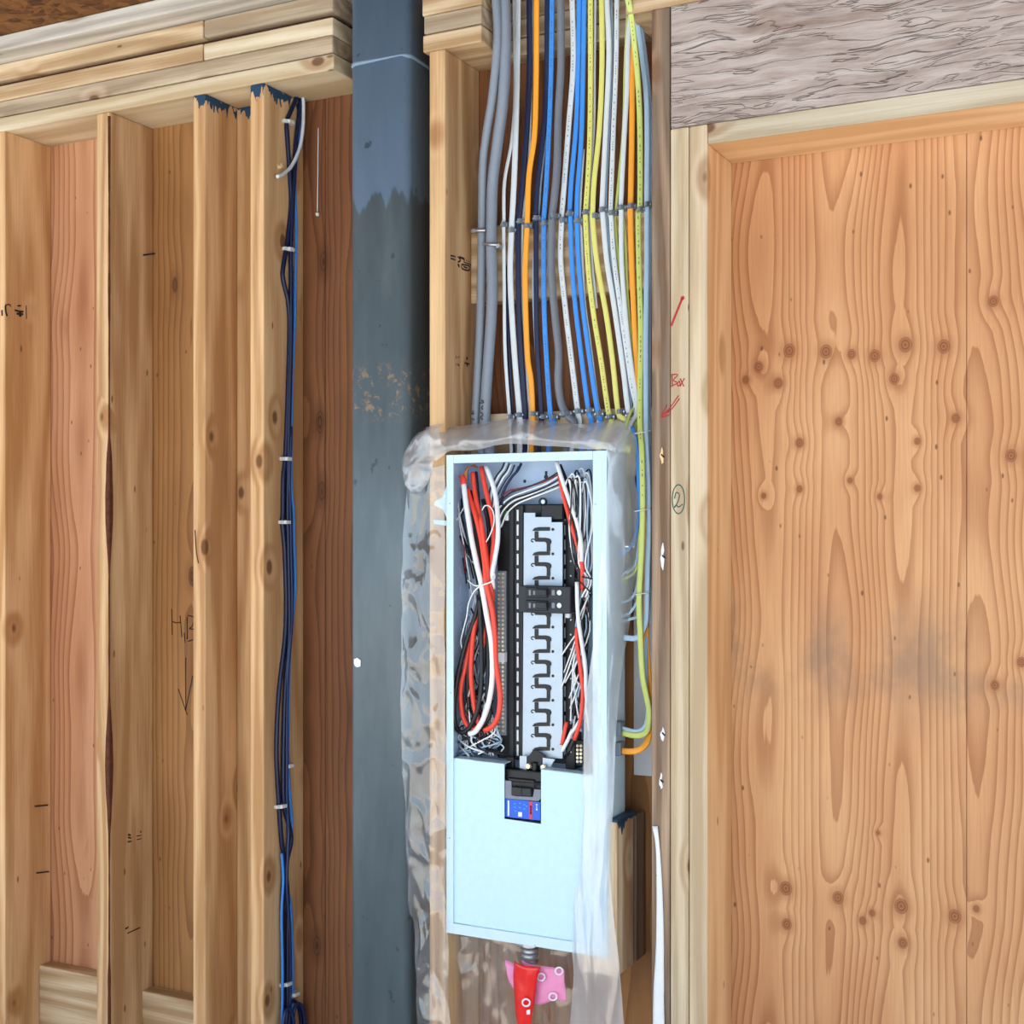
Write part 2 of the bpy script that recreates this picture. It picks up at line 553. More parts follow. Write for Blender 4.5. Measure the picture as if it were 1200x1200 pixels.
M['osb'] = osb('oriented_strand_board', [(58, 34, 16), (98, 62, 32), (128, 86, 46), (84, 52, 26)])
M['beam'] = strand_beam('weathered_strand_beam')
M['column'] = column_paint()
M['weld'] = plain('weld_paint', (122, 144, 166), 0.5)
M['concrete'] = concrete('concrete')
M['bark'] = plain('bark', (84, 44, 26), 0.95, speck=0.3, scale=90)
M['film'] = clear_film('polythene_film')
M['film_dense'] = clear_film('doubled_polythene_film', (0.86, 0.90, 0.95), 0.60, 0.14)
M['steel_white'] = plain('white_enamel', (196, 222, 236), 0.38, spec=0.45)
M['steel_inner'] = plain('light_grey_enamel', (176, 196, 222), 0.45)
M['cover'] = plain('pale_blue_enamel', (192, 224, 238), 0.42)
M['black'] = plain('black_plastic', (18, 20, 24), 0.45)
M['black2'] = plain('charcoal_plastic', (34, 38, 44), 0.5)
M['tin'] = plain('tin_plated_bus', (176, 190, 204), 0.4, metal=0.25)
M['zinc'] = plain('zinc', (176, 182, 190), 0.3, metal=0.9)
M['brass'] = plain('brass', (226, 214, 182), 0.3, metal=0.5)
M['copper'] = plain('copper', (214, 140, 92), 0.35, metal=0.7)
M['nail'] = plain('dark_nail_steel', (46, 40, 38), 0.5, metal=0.5)
M['red'] = plain('red_insulation', (232, 74, 54), 0.42)
M['darkred'] = plain('dark_red_insulation', (120, 34, 44), 0.45)
M['white'] = plain('white_insulation', (232, 236, 240), 0.42)
M['blackw'] = plain('black_insulation', (24, 24, 28), 0.4)
M['c_grey'] = plain('grey_sheath', (128, 138, 152), 0.33)
M['c_dgrey'] = plain('dark_grey_sheath', (112, 118, 128), 0.33)
M['c_white'] = plain('white_sheath', (204, 214, 222), 0.45)
M['c_navy'] = plain('navy_sheath', (16, 26, 62), 0.38)
M['c_blue'] = plain('bright_blue_sheath', (58, 138, 224), 0.42)
M['c_lblue'] = plain('pale_blue_sheath', (158, 188, 214), 0.45)
M['c_orange'] = plain('orange_sheath', (240, 160, 44), 0.42)
M['c_yellow'] = plain('yellow_sheath', (214, 212, 116), 0.38)
M['c_green'] = plain('yellow_green_sheath', (190, 204, 112), 0.38)
M['c_dblue'] = plain('dark_blue_sheath', (22, 44, 92), 0.36)
M['clip'] = plain('grey_clip_plastic', (112, 122, 132), 0.5)
M['clip_w'] = plain('clear_clip_plastic', (206, 208, 206), 0.4)
M['red_tape'] = plain('red_tape', (226, 34, 34), 0.22, spec=0.6)
M['pink_tape'] = plain('pink_tape', (230, 140, 186), 0.35)
M['print_white'] = plain('white_print', (236, 226, 236), 0.5)
M['ink_red'] = plain('red_marker', (176, 44, 44), 0.6)
M['ink_green'] = plain('green_marker', (36, 92, 84), 0.6)
M['ink_black'] = plain('black_marker', (28, 22, 20), 0.6)
M['ink_grey'] = plain('grey_cable_print', (92, 92, 84), 0.6)
M['wrap'] = plain('white_house_wrap', (222, 226, 232), 0.6)
M['label_blue'] = plain('blue_label', (28, 92, 214), 0.4)
M['label_red'] = plain('red_label_band', (212, 46, 70), 0.4)
M['label_white'] = plain('white_label_print', (226, 232, 240), 0.5)
M['bracket'] = plain('grey_bracket', (126, 130, 144), 0.5)
M['green_screw'] = plain('green_ground_screw', (40, 140, 84), 0.4)
M['splinter'] = plain('splintered_pale_wood', (226, 198, 150), 0.8)
M['blue_paint'] = plain('navy_paint', (38, 66, 92), 0.55, speck=0.2)

# ------------------------------------------------------------------ the setting
ZP = CZ + 1.012                   # underside of the top plates
XL, XR = -2.3, 2.1                # the wall runs on past both sides of the frame

fl = box('floor', (-6, -14, -0.08), (6, 0.4, 0), M['concrete']); tag(fl, kind='structure')
ce = box('ceiling', (-6, -3.5, CZ + 1.2235), (6, 0.4, CZ + 1.25), M['osb']); tag(ce, kind='structure')

S0x = XX(6, 0); S1x = (XX(113, 0), XX(128, 0)); S2x = (XX(226, 0), XX(240.5, 0)); S3x = (XX(293, 0), XX(309, 0))
S4x = (XX(503, 0), XX(521.5, 0)); KGx = (XX(763.5, 0), XX(785, 0)); J1x = (XX(785.8, 0), XX(807, 0)); J2x = (XX(807.8, 0), XX(829, 0))

knots_r = []
for (a, c, r) in [(925, 411, 11), (968, 412, 11), (998, 415, 8), (1025, 417, 10), (1061, 404, 12), (1106, 406, 11), (912, 449, 9),
                  (1048, 444, 9), (983, 494, 7), (937, 519, 8), (1075, 517, 6), (1120, 490, 8), (937, 573, 6), (895, 581, 5),
                  (1031, 582, 5), (1075, 572, 6), (996, 563, 5), (1164, 353, 9), (1185, 534, 10), (921, 1041, 11), (922, 1083, 9),
                  (982, 1052, 10), (1056, 1062, 12), (1058, 1105, 9), (1119, 1074, 11), (1011, 1079, 7), (1022, 1070, 6),
                  (1166, 803, 8), (1197, 776, 8), (1144, 1065, 6), (889, 430, 9), (874, 445, 7), (1029, 976, 4)]:
    p = at(a, c, D)
    knots_r.append((p.x, p.z, r * 0.72 * pxm(a, D)))
M['ply_right'] = plywood('fir_plywood_right', (218, 172, 126), (202, 148, 104), (158, 104, 66), 3.0, 0.26, knots_r,
                         (ZZ(1100, 775, D), 0.17, 0, 0))
M['ply_pink'] = plywood('pinkish_plywood', (214, 164, 128), (198, 142, 104), (150, 96, 62), 2.2, 0.3, seed=3.1, knotty=0.4)
M['ply_brown'] = plywood('brown_plywood', (182, 134, 84), (158, 110, 64), (118, 78, 44), 2.6, 0.3, seed=7.7, knotty=0.75)
M['ply_dark'] = plywood('red_brown_plywood', (142, 94, 60), (120, 74, 44), (84, 48, 28), 2.6, 0.3, seed=12.3, knotty=0.8)

ZT = CZ + 1.20
wb = empty('wall_back', (0, D, 0), kind='structure')


def sheet(x0, x1, z0, z1, mat, label=None):
    o = box('plywood_sheet', (x0, D, z0), (x1, D + 0.013, z1), mat, wb, 0.001, 1)
    if label: o['label'] = label
    return o


J1 = XX(124, D); 
sheet(XL, S1x[0] + 0.02, 0, ZT, M['ply_pink'], 'pinkish plywood in the leftmost bay')
sheet(S1x[0] + 0.022, S3x[0] + 0.01, 0, ZT, M['ply_brown'], 'brown plywood with black marker letters')
sheet(S3x[0] + 0.012, XX(380.5, D), 0, ZT, M['ply_dark'], 'dark red-brown knotty plywood')
sheet(XX(381.3, D), S4x[0] - 0.02, 0, ZT, M['ply_dark'], 'dark red-brown plywood behind the steel column')
sheet(S4x[0] - 0.018, J1x[0], ZZ(730, 640, D), ZT, M['ply_dark'], 'dark plywood behind the cables')
sheet(S4x[0] - 0.018, J1x[0], 0, ZZ(730, 640, D) - 0.002, M['ply_brown'], 'brown plywood low down beside the panel')
sheet(J1x[0] + 0.002, XX(1132.4, D), 0, ZT, M['ply_right'], 'orange plywood with swirling grain and a row of knots')
sheet(XX(1133.0, D), XR, 0, ZT, M['ply_right'], 'orange plywood right of the seam')


# ------------------------------------------------------------------ framing lumber
def lumber(name, a, b, mat, label, cat, group=None, bevel=0.003):
    o = box(name, a, b, mat, None, bevel, 2)
    return tag(o, label, cat, group)


G_ST = 'upright studs of the wall'
st0 = lumber('wall_stud', (S0x - 0.04, 0, 0), (S0x, D - 0.001, ZP), M['warm'], 'tan wall stud cut off by the left edge of the photo, with black stamp', 'stud', G_ST)
st1 = lumber('wall_stud', (S1x[0], 0, 0), (S1x[1], D - 0.001, ZP), M['tan'], 'tan wall stud with a dark bark strip along its front corner', 'stud', G_ST, 0.004)
st2 = lumber('wall_stud', (S2x[0], 0, 0), (S2x[1], 0.118, ZP), M['painted'], 'tan stud with navy paint drips at its top, left of the blue cable bundle', 'stud', G_ST, 0.004)
st3 = lumber('wall_stud', (S3x[0], 0, 0), (S3x[1], D - 0.001, ZP), M['painted'], 'tan wall stud that carries the vertical dark blue cables', 'stud', G_ST, 0.004)
nb = lumber('backing_board', (S2x[0] + 0.005, 0.119, 0), (S3x[0] - 0.002, D - 0.001, ZP), M['painted'], 'flat tan board set back between the two paint-topped studs', 'board')
st4 = lumber('wall_stud', (S4x[0], 0, 0), (S4x[1], D - 0.001, ZP), M['tan'], 'tan wall stud right of the steel column, with small black stamps', 'stud', G_ST, 0.004)
st5 = lumber('wall_stud', (KGx[0], 0, 0), (KGx[1], D - 0.001, ZP), M['weather'], 'weathered brown stud right of the cables, with torn white gouges', 'stud', G_ST)
ZL = CZ + 0.775                                        # underside of the beam
st6 = lumber('wall_stud', (J1x[0], 0, 0), (J1x[1], D - 0.001, ZL - 0.001), M['pale'], 'pale stud with red handwriting and a circled 2', 'stud', G_ST)
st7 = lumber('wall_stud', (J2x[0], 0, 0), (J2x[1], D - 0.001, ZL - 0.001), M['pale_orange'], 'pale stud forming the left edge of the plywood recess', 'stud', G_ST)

# bark strip on the second stud
bm = bmesh.new()
zs = [0.05 + k * 0.021 for k in range(112)]
prev = None
for z in zs:
    py = HY - (z - CZ) * F / ((at(127, 600, 0) - CAM).dot(FV))
    w = 0.0015 + 0.016 * max(0, noise.noise(Vector((z * 3.1, 2, 5))) + 0.1) + 0.002 * noise.noise(Vector((z * 19, 0, 1)))
    w = max(w, 0.0012)
    c = Vector((S1x[1], 0, z))
    cur = [bm.verts.new(c + Vector((-w * 0.9, -0.0012, 0))), bm.verts.new(c + Vector((-0.0005, -0.0012, 0))),
           bm.verts.new(c + Vector((0.0014, 0.001, 0))), bm.verts.new(c + Vector((0.0014, w * 0.9, 0))),
           bm.verts.new(c + Vector((-0.003, 0.003, 0)))]
    if prev:
        for k in range(5): bm.faces.new((prev[k], prev[(k + 1) % 5], cur[(k + 1) % 5], cur[k]))
    prev = cur
bmesh.ops.recalc_face_normals(bm, faces=bm.faces[:])
bk = link('bark_strip', bm, M['bark'], st1); bk['label'] = 'dark reddish bark along the corner'

# stack of plates over the studs
XE = XX(391, 0)
zA = [CZ + 1.012, CZ + 1.0480, CZ + 1.0510, CZ + 1.0890, CZ + 1.0905, CZ + 1.1285, CZ + 1.142, CZ + 1.184]
XJ = XX(238, 0)
G_PL = 'stacked plates on top of the studs'
lumber('top_plate', (XL, 0, zA[0]), (XE, D + 0.013, zA[1]), M['pale_x'], 'lowest plate of the left stack, with a cracked upper edge', 'plate', G_PL, 0.0035)
lumber('top_plate', (XL, 0.001, zA[2]), (XE - 0.004, D + 0.013, zA[3]), M['greytan_x'], 'second plate from below in the left stack', 'plate', G_PL, 0.0035)
lumber('top_plate', (XL, -0.001, zA[4]), (XJ - 0.001, D + 0.013, zA[5]), M['tan_x'], 'third plate from below, left of the butt joint', 'plate', G_PL)
lumber('top_plate', (XJ + 0.001, 0.001, zA[4]), (XE - 0.003, D + 0.013, zA[5]), M['pale_x'], 'third plate from below, pale piece right of the butt joint', 'plate', G_PL)
lumber('top_plate', (XL, 0.0, zA[6]), (XJ - 0.001, D + 0.013, zA[7]), M['tan_x'], 'yellowish board above the dark gap, left of the butt joint', 'plate', G_PL)
lumber('top_plate', (XJ + 0.001, 0.0, zA[6]), (XE - 0.002, D + 0.013, zA[7]), M['greytan_x'], 'rounded grey-tan board above the dark gap, right of the butt joint', 'plate', G_PL, 0.007)
lumber('spacer_strip', (XL, 0.02, zA[5]), (XE - 0.02, D + 0.01, zA[6]), M['bark'], 'dark red-brown strip in the gap between the stacked plates', 'board')
lumber('ledger_board', (XL, -0.067, zA[7] + 0.001), (XX(396, 0), D + 0.013, CZ + 1.222), M['grey_board'], 'grey board jutting out over the left stack of plates', 'board')

# plates right of the column, notched for the cables
XC0 = XX(495.5, 0); XN0 = XX(564, 0); XN1 = XX(733, 0)
for k, (z0, z1, mm, lb) in enumerate([(zA[0], zA[1], 'tan_x', 'lowest'), (zA[2], zA[3], 'greytan_x', 'second'), (zA[4], zA[5], 'tan_x', 'third')]):
    dx = (0.0, 0.002, -0.003)[k]
    lumber('top_plate', (XC0 + dx, 0.001 * k, z0), (XN0, D + 0.01, z1), M[mm], lb + ' plate of the short stack between the column and the grey cables', 'plate', G_PL, 0.0035)
    lumber('top_plate', (XN0 + 0.001, 0.108, z0), (XN1 - 0.001, D + 0.01, z1), M['greytan_x'], lb + ' plate piece set back behind the cables', 'plate', G_PL)
    lumber('top_plate', (XN1, 0.0, z0), (XR, D + 0.01, z1), M[mm], lb + ' plate piece above the weathered stud', 'plate', G_PL)

hb = lumber('header_beam', (J1x[0] + 0.001, -0.002, ZL), (XR, D - 0.002, ZP - 0.001), M['beam'], 'weathered grey strand beam over the plywood recess', 'beam', None, 0.003)
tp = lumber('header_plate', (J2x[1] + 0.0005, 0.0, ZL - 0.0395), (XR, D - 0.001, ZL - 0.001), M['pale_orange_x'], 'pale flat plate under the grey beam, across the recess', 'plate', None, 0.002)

# blocking
zb = CZ - 1.142
b0 = lumber('blocking_board', (S0x + 0.001, 0.112, 0), (S1x[0] - 0.001, D - 0.001, zb), M['tan_x'], 'low blocking board in the leftmost bay', 'board', 'low blocking between the studs')
b1 = lumber('blocking_board', (S1x[1] + 0.001, 0.112, 0), (S2x[0] - 0.001, D - 0.001, zb - 0.012), M['tan_x'], 'low blocking board in the second bay from left', 'board', 'low blocking between the studs')
BF = 0.112
bu = lumber('blocking_board', (S4x[1] + 0.001, BF, ZZ(600, 352, BF)), (KGx[0] - 0.001, D - 0.001, ZZ(600, 262, BF)), M['tan_x'], 'blocking board behind the upper row of cable clips', 'board', 'blocking behind the cables')
bl = lumber('blocking_board', (S4x[1] + 0.001, BF, ZZ(600, 560, BF)), (KGx[0] - 0.001, D - 0.001, ZZ(600, 484, BF)), M['pale_x'], 'pale blocking board behind the lower row of cable clips', 'board', 'blocking behind the cables')

# paint-topped block right of the panel
bx0, bx1 = XX(713, 0.0) , XX(722.5, 0.0)
bz1 = ZZ(720, 963, 0.0); bz0 = ZZ(727, 1147, 0.0)
blk = lumber('lumber_block', (XX(703, 0.095), 0.003, bz0), (bx1, 0.092, bz1), M['block'], 'short tan block with navy paint on its top, right of the panel', 'block', None, 0.004)
o = box('paint_cap', (XX(703, 0.095) - 0.001, 0.001, bz1 - 0.002), (bx1 + 0.0015, 0.105, bz1 + 0.004), M['blue_paint'], blk, 0.002, 1); o['label'] = 'navy paint on the block top'
for (yy, w, h) in ((0.012, 0.012, 0.016), (0.026, 0.010, 0.03), (0.037, 0.008, 0.021), (0.05, 0.012, 0.009), (0.075, 0.03, 0.008)):
    prism('paint_drip', [Vector((bx1 + 0.0002, yy - w, bz1)), Vector((bx1 + 0.0002, yy + w, bz1)), Vector((bx1 + 0.0002, yy + w * .5, bz1 - h * .7)),
                         Vector((bx1 + 0.0002, yy, bz1 - h))], (0.0012, 0, 0), M['blue_paint'], blk)
lumber('lumber_block', (XX(706, 0.1), 0.100, bz0 + 0.004), (bx1 + 0.003, D - 0.002, bz1 - 0.006), M['weather'], 'brown block set behind the paint-topped block', 'block')

# ------------------------------------------------------------------ handwriting, stamps, nails
def stroke(parent, pts, mat, r=0.0011, name='pen_stroke', y=None, x=None):
    P = [(at(a, c, y) if x is None else atx(a, c, x)) for a, c in pts]
    return tube(name, P, r, mat, parent, ry=0.0004, sides=6, n=3, ref=((0, 1, 0) if x is None else (1, 0, 0)))


def zp(x0, y0, s, pts): return [(x0 + a * s, y0 + c * s) for a, c in pts]


q = lambda *p: zp(770, 330, 60 / 248, p)
for pts in [q((70, 450), (100, 452), (78, 478), (98, 490), (68, 508)), q((72, 452), (74, 505)),
            q((108, 482), (98, 495), (102, 506), (112, 497), (108, 482)), q((112, 470), (130, 508)), q((132, 468), (112, 508))]:
    stroke(st6, pts, M['ink_red'], y=-0.0004)
for pts in [q((104, 552), (62, 612), (22, 655)), q((108, 566), (70, 618), (22, 655)), q((48, 598), (20, 656), (60, 646)), q((30, 640), (62, 625))]:
    stroke(st6, pts, M['ink_red'], y=-0.0004)
stroke(st6, q((122, 80), (98, 140), (68, 215)), M['ink_red'], 0.0022, y=-0.0004)
bm = bmesh.new(); add_disc(bm, at(770 + 124 * .242, 330 + 80 * .242, 0.0002), 0.004, (0, -1, 0), 0.0008); link('pen_stroke', bm, M['ink_red'], st6)
stroke(st6, [(795 + 7.2 * math.cos(t * .4 - 1.9), 585 + 17 * math.sin(t * .4 - 1.9)) for t in range(17)], M['ink_green'], y=-0.0004)
stroke(st6, q((84, 1052), (92, 1022), (108, 1032), (100, 1068), (84, 1095), (92, 1082), (104, 1092), (124, 1078)), M['ink_green'], y=-0.0004)
# H,B and arrow on the brown plywood
q = lambda *p: zp(190, 700, 50 / 400, p)
for pts in [q((88, 108), (95, 352)), q((168, 170), (185, 375)), q((92, 225), (130, 238), (178, 234)), q((206, 334), (214, 425)),
            q((234, 185), (236, 395)), q((240, 172), (275, 178), (300, 200), (282, 270), (252, 294), (300, 300)), q((300, 300), (318, 340), (296, 392), (240, 412)),
            q((222, 565), (220, 800), (222, 1065)), q((150, 858), (190, 970), (226, 1078), (238, 1100)), q((286, 735), (255, 890), (222, 1050))]:
    stroke(wb, pts, M['ink_black'], 0.0014, y=D - 0.0004)
# lumber stamps (unreadable in the photograph: bars and boxes)
xs = S4x[1] + 0.0004
q = lambda *p: zp(520, 280, 50 / 1200, p)
for pts, r in [(q((195, 465), (330, 500)), .0016), (q((195, 545), (330, 590)), .0016), (q((395, 495), (480, 600), (400, 650)), .0018), (q((440, 510), (570, 560), (570, 610)), .0025),
               (q((400, 700), (440, 790)), .003), (q((560, 650), (760, 720), (755, 760)), .0012), (q((510, 715), (715, 760), (705, 890), (515, 830), (510, 715)), .0018),
               (q((560, 780), (660, 820)), .0018), (q((640, 590), (650, 630)), .0012), (q((700, 610), (720, 640)), .0012)]:
    stroke(st4, pts, M['ink_black'], r, 'stamp_mark', x=xs)
q = lambda *p: zp(520, 400, 50 / 1200, p)
for pts, r in [(q((350, 410), (355, 490)), .0014), (q((410, 430), (430, 470)), .0016), (q((350, 620), (352, 680)), .0014), (q((400, 640), (440, 690)), .002),
               (q((590, 610), (720, 640)), .002), (q((660, 640), (660, 710)), .0026), (q((640, 470), (670, 490)), .003)]:
    stroke(st4, pts, M['ink_black'], r, 'stamp_mark', x=xs)
xs = S0x + 0.0004
q = lambda *p: zp(0, 340, 50 / 1200, p)
for pts, r in [(q((155, 415), (280, 405), (295, 470)), .0016), (q((155, 430), (165, 600), (205, 730)), .003), (q((55, 560), (60, 720)), .0024), (q((415, 560), (560, 600), (660, 605)), .0024),
               (q((565, 600), (570, 750)), .004), (q((470, 660), (650, 680)), .003), (q((490, 440), (590, 440)), .0018), (q((735, 435), (745, 810)), .0014)]:
    stroke(st0, pts, M['ink_black'], r, 'stamp_mark', x=xs)
xs = S1x[1] + 0.0004
q = lambda *p: zp(130, 960, 50 / 400, p)
for pts, r in [(q((160, 145), (185, 150)), .0022), (q((160, 170), (190, 178)), .002), (q((158, 212), (192, 206)), .0018), (q((240, 160), (285, 150)), .0012), (q((240, 192), (285, 182)), .0012),
               (q((275, 115), (285, 120)), .0018), (q((135, 1030), (165, 1010)), .0022), (q((155, 1070), (275, 1015)), .0014)]:
    stroke(st1, pts, M['ink_black'], r, 'stamp_mark', x=xs)
stroke(st2, [(228.5, 621), (230, 645), (232.5, 660)], M['ink_black'], .0014, 'pen_stroke', y=-0.0004)


def nail(parent, a, b):
    tube('nail', [a, b], 0.0018, M['nail'], parent, sides=6, n=1, ref=(0.3, 0.2, 1))


for (a, c, e) in ((41, 945, 56), (43, 1023, 57)): nail(st0, atx(a, c, S0x + 0.003), atx(e, c - 1.5, S0x + 0.004))
nail(st1, atx(168, 299, S1x[1] + 0.003), atx(182, 297, S1x[1] + 0.004))
# torn gouges with a nail in the weathered stud
for k, (gx, gy, gh) in enumerate(((776, 534, 16), (777, 652, 26), (777, 860, 14), (775, 915, 16))):
    L, R = [], []
    for t in range(8):
        v = t / 7
        ww = (0.4 + 2.6 * math.sin(math.pi * v) * random.uniform(.5, 1.2))
        sh = 1.4 * noise.noise(Vector((k * 9.0, v * 3, 1)))
        L.append(at(gx - ww + sh, gy - gh * .6 + gh * 1.2 * v, -0.0003)); R.append(at(gx + ww * random.uniform(.4, 1) + sh, gy - gh * .6 + gh * 1.2 * v + random.uniform(-1, 1), -0.0003))
    prism('gouge', L + R[::-1], (0, -0.0012, 0), M['wrap'] if k != 0 else M['splinter'], st5)
    tube('nail', [at(gx - 1, gy - 1.5, -.0016), at(gx + 2, gy + 2, -.0022)], .0016, M['nail'], st5, sides=6, n=1)
nail(st5, at(769.5, 1026, -0.004), at(775, 1024, -0.002))
# torn white wrap sliver along the weathered stud
o = film('wrap_sliver', [at(764.5, 968, -0.003), at(769, 1000, -0.004), at(769, 1100, -0.004), at(766, 1160, -0.004), at(765, 1230, -0.004)],
         [at(771, 968, -0.003), at(774.5, 1010, -0.004), at(777, 1060, -0.004), at(778, 1120, -0.004), at(779, 1230, -0.004)], M['wrap'], None, 40, 5, 0.002, (40, 14), 4.0, 0.0008)
tag(o, 'torn strip of white wrap running down the weathered stud', 'strip')
# white strip behind the right-hand cables
o = box('backing_strip', at(742.5, 908, D - 0.004), at(766, 600, D - 0.001) , M['wrap'], None, 0.0008, 1)
tag(o, 'white strip on the plywood behind the yellow and orange cables', 'strip')
# splinters where the blue cables come through
def splinters(parent, c, n, L, ax):
    bm = bmesh.new()
    for k in range(n):
        a = random.random() * 6.283
        dirv = Vector((random.uniform(-1, 1), random.uniform(-1, 1), random.uniform(-1, 1))).normalized() + Vector(ax)
        p = c + Vector((random.uniform(-1, 1), random.uniform(-1, 1), random.uniform(-1, 1))) * L * 0.5
        add_disc(bm, p, L * 0.28, dirv, L * random.uniform(.5, 1.1), 5, 0.0004)
    o = link('splinters', bm, M['splinter'], parent); o['kind'] = 'stuff'
S3f = S3x[1]
splinters(st3, atx(327, 195, S3f + 0.001), 18, 0.009, (0.6, 0, 0))
splinters(st3, atx(357, 110, S3f + 0.004), 16, 0.010, (0.3, -.4, -.4))
o = tube('light_leak', [at(373, 150, D - .004), at(372.5, 200, D - .004), at(372, 248, D - .004)], 0.0012, M['wrap'], None, sides=6)  # light leaking through the plywood gap, modelled as a solid white line
tag(o, 'thin white streak of leaked light, modelled on the dark plywood left of the column', 'light_leak')
bm = bmesh.new(); bmesh.ops.create_uvsphere(bm, u_segments=8, v_segments=6, radius=0.005)
for v in bm.verts: v.co += at(372, 251, D - .006)
link('light_leak_end', bm, M['wrap'], o)  # bright lower end of the leaking light, also built solid

# ------------------------------------------------------------------ steel column
cx0, cx1 = XX(409, 0.0), XX(478, 0.0)
def rounded(x0, x1, y0, y1, r, n=6):
    out = []
    for (cx, cy, a0) in ((x1 - r, y0 + r, -90), (x1 - r, y1 - r, 0), (x0 + r, y1 - r, 90), (x0 + r, y0 + r, 180)):
        for k in range(n + 1):
            a = math.radians(a0 + 90 * k / n)
            out.append((cx + r * math.cos(a), cy + r * math.sin(a)))
    return out
def ringmesh(name, levels, mat, parent=None):
    bm = bmesh.new(); prev = None
    for pts, z in levels:
        cur = [bm.verts.new((a, c, z if not callable(z) else z(a, c))) for a, c in pts]
        if prev:
            for k in range(len(cur)):
                f = bm.faces.new((prev[k], prev[(k + 1) % len(cur)], cur[(k + 1) % len(cur)], cur[k])); f.smooth = True
        else: bm.faces.new(list(reversed(cur)))
        prev = cur
    bm.faces.new(prev)
    return link(name, bm, mat, parent)
zc1 = CZ + 1.222
col = empty('steel_column', ((cx0 + cx1) / 2, 0.07, 0), 'blue-grey painted steel column with a weld seam near its top', 'column')
cp = rounded(cx0, cx1, 0.0, 0.137, 0.019)
ringmesh('shaft', [(cp, 0.0), (cp, zc1 - 0.002)], M['column'], col)
zw = ZZ(430, 72, 0)
cq = rounded(cx0 - 0.002, cx1 + 0.002, -0.002, 0.139, 0.02)
wob = lambda off: (lambda a, c: zw + off + 0.007 * noise.noise(Vector((a * 55 + off * 90, c * 40, 0))) - 0.02 * max(0, c) )
o = ringmesh('weld_seam', [(cp, wob(-.005)), (cq, wob(-.002)), (cq, wob(.002)), (cp, wob(.004))], M['weld'], col)
pts = [at(419 + 5 * math.cos(t * .785) * random.uniform(.6, 1.2), 777 + 7 * math.sin(t * .785) * random.uniform(.6, 1.2), -0.0002) for t in range(8)]
o = prism('paint_chip', pts, (0, -0.002, 0), M['wrap'], col); o['label'] = 'white chip on the column edge'

# ------------------------------------------------------------------ cables above the panel
G_C = 'cables running down to the panel'
PT = CZ + 0.155                  # top of the panel box
CY = 0.101


def cable(name_, pts, w, mat, label, y=CY, flat=True, end=True, ytop=None, group=G_C, cat='cable', prt=0.0, yt=None):
    r = w / 2 * pxm(650, y)
    ry = max(r * 0.62, 0.0022) if flat else r
    yy = min(y, 0.111 - ry)
    P = []
    for p in pts:
        if len(p) == 3: P.append(at(*p))
        elif yt is not None: P.append(at(p[0], p[1], yt + (yy - yt) * max(0.0, min(1.0, p[1] / 240.0))))
        else:
            t = max(0.0, min(1.0, (110 - p[1]) / 110.0)); P.append(at(p[0], p[1], yy - (0.02 * t) - (max(0, ry - 0.006)) * t))
    if end:
        a, c = pts[-1][0], pts[-1][1]
        e = a * 0.86 + 612 * 0.14
        P.append(at(e * .4 + a * .6, c + 18, 0.085)); q = at(e, 532, 0.05); q.z = PT - 0.001; P.append(q + Vector((0, 0, 0.012))); P.append(q)
    o = tube(name_, P, r, mat, None, ry=ry, sides=10 if not flat else 12, n=5, pinch=0.30 if flat else 0.0)
    if prt:
        Q = resample(smooth(P, 5), 420)
        bm = bmesh.new()
        k = 6
        while k < len(Q) * prt - 4:
            n_ = random.choice((1, 1, 2))
            a_, b_ = Q[k], Q[k + n_]
            if random.random() < .6:
                m_ = (a_ + b_) / 2 + Vector((r * .12, -ry * .80, 0)); h_ = abs(b_.z - a_.z) * .38
                add_box(bm, m_ - Vector((.0006, .0006, h_)), m_ + Vector((.0006, .0006, h_)))
            k += n_ + (1 if random.random() < .8 else 3)
        m = link('print_marks', bm, M['ink_grey'], o); m['kind'] = 'stuff'
    return tag(o, label, cat, group)


z3 = lambda *p: [(490 + a / 4, c / 4) for a, c in p]
z4 = lambda *p: [(540 + a * .2166, 240 + c * .2166) for a, c in p]
cA = cable('thick_cable', z3((362, -80), (365, 0), (372, 190), (350, 440), (325, 600), (305, 760), (300, 1000)) + z4((112, 300), (105, 640), (88, 1000), (80, 1170)), 10.5, M['c_grey'], 'thick grey cable farthest left, beside the tan stud', 0.09, False, yt=.026)
cB = cable('thick_cable', z3((400, -80), (405, 0), (410, 200), (400, 450), (375, 650), (350, 850), (345, 1000)) + z4((165, 220), (170, 450), (163, 650), (142, 950), (130, 1170)), 13.5, M['c_grey'], 'thickest grey cable, second from the left', 0.088, False, yt=.04)
cable('flat_cable', z3((448, -80), (450, 0), (455, 400), (440, 650), (405, 850), (402, 1030)) + z4((232, 100), (235, 450), (240, 800), (264, 1150)), 4.6, M['c_white'], 'thin white cable right of the two thick grey ones')
cable('flat_cable', z3((468, -80), (468, 0), (463, 400), (452, 800), (438, 1070)) + z4((275, 130), (268, 400), (290, 800), (318, 1135)), 7.6, M['c_white'], 'white double-ridged cable second right of the thick grey ones', 0.1)
cable('flat_cable', z3((516, -80), (520, 0), (520, 400), (495, 800), (470, 1030)) + z4((310, 100), (312, 500), (325, 800), (348, 1135)), 7.2, M['c_navy'], 'navy cable left of the orange one')
cable('flat_cable', z4((240, 330), (250, 600), (268, 950), (280, 1140)), 4.5, M['c_navy'], 'thin navy cable half hidden behind the leftmost white cables', 0.108)
cable('flat_cable', z3((535, 0), (530, 350), (521, 700), (494, 1000)) + z4((332, 150), (330, 480), (345, 700), (362, 1000), (372, 1130)), 3.4, M['c_white'], 'thin white cable peeping out behind the navy one next to the orange', 0.108)
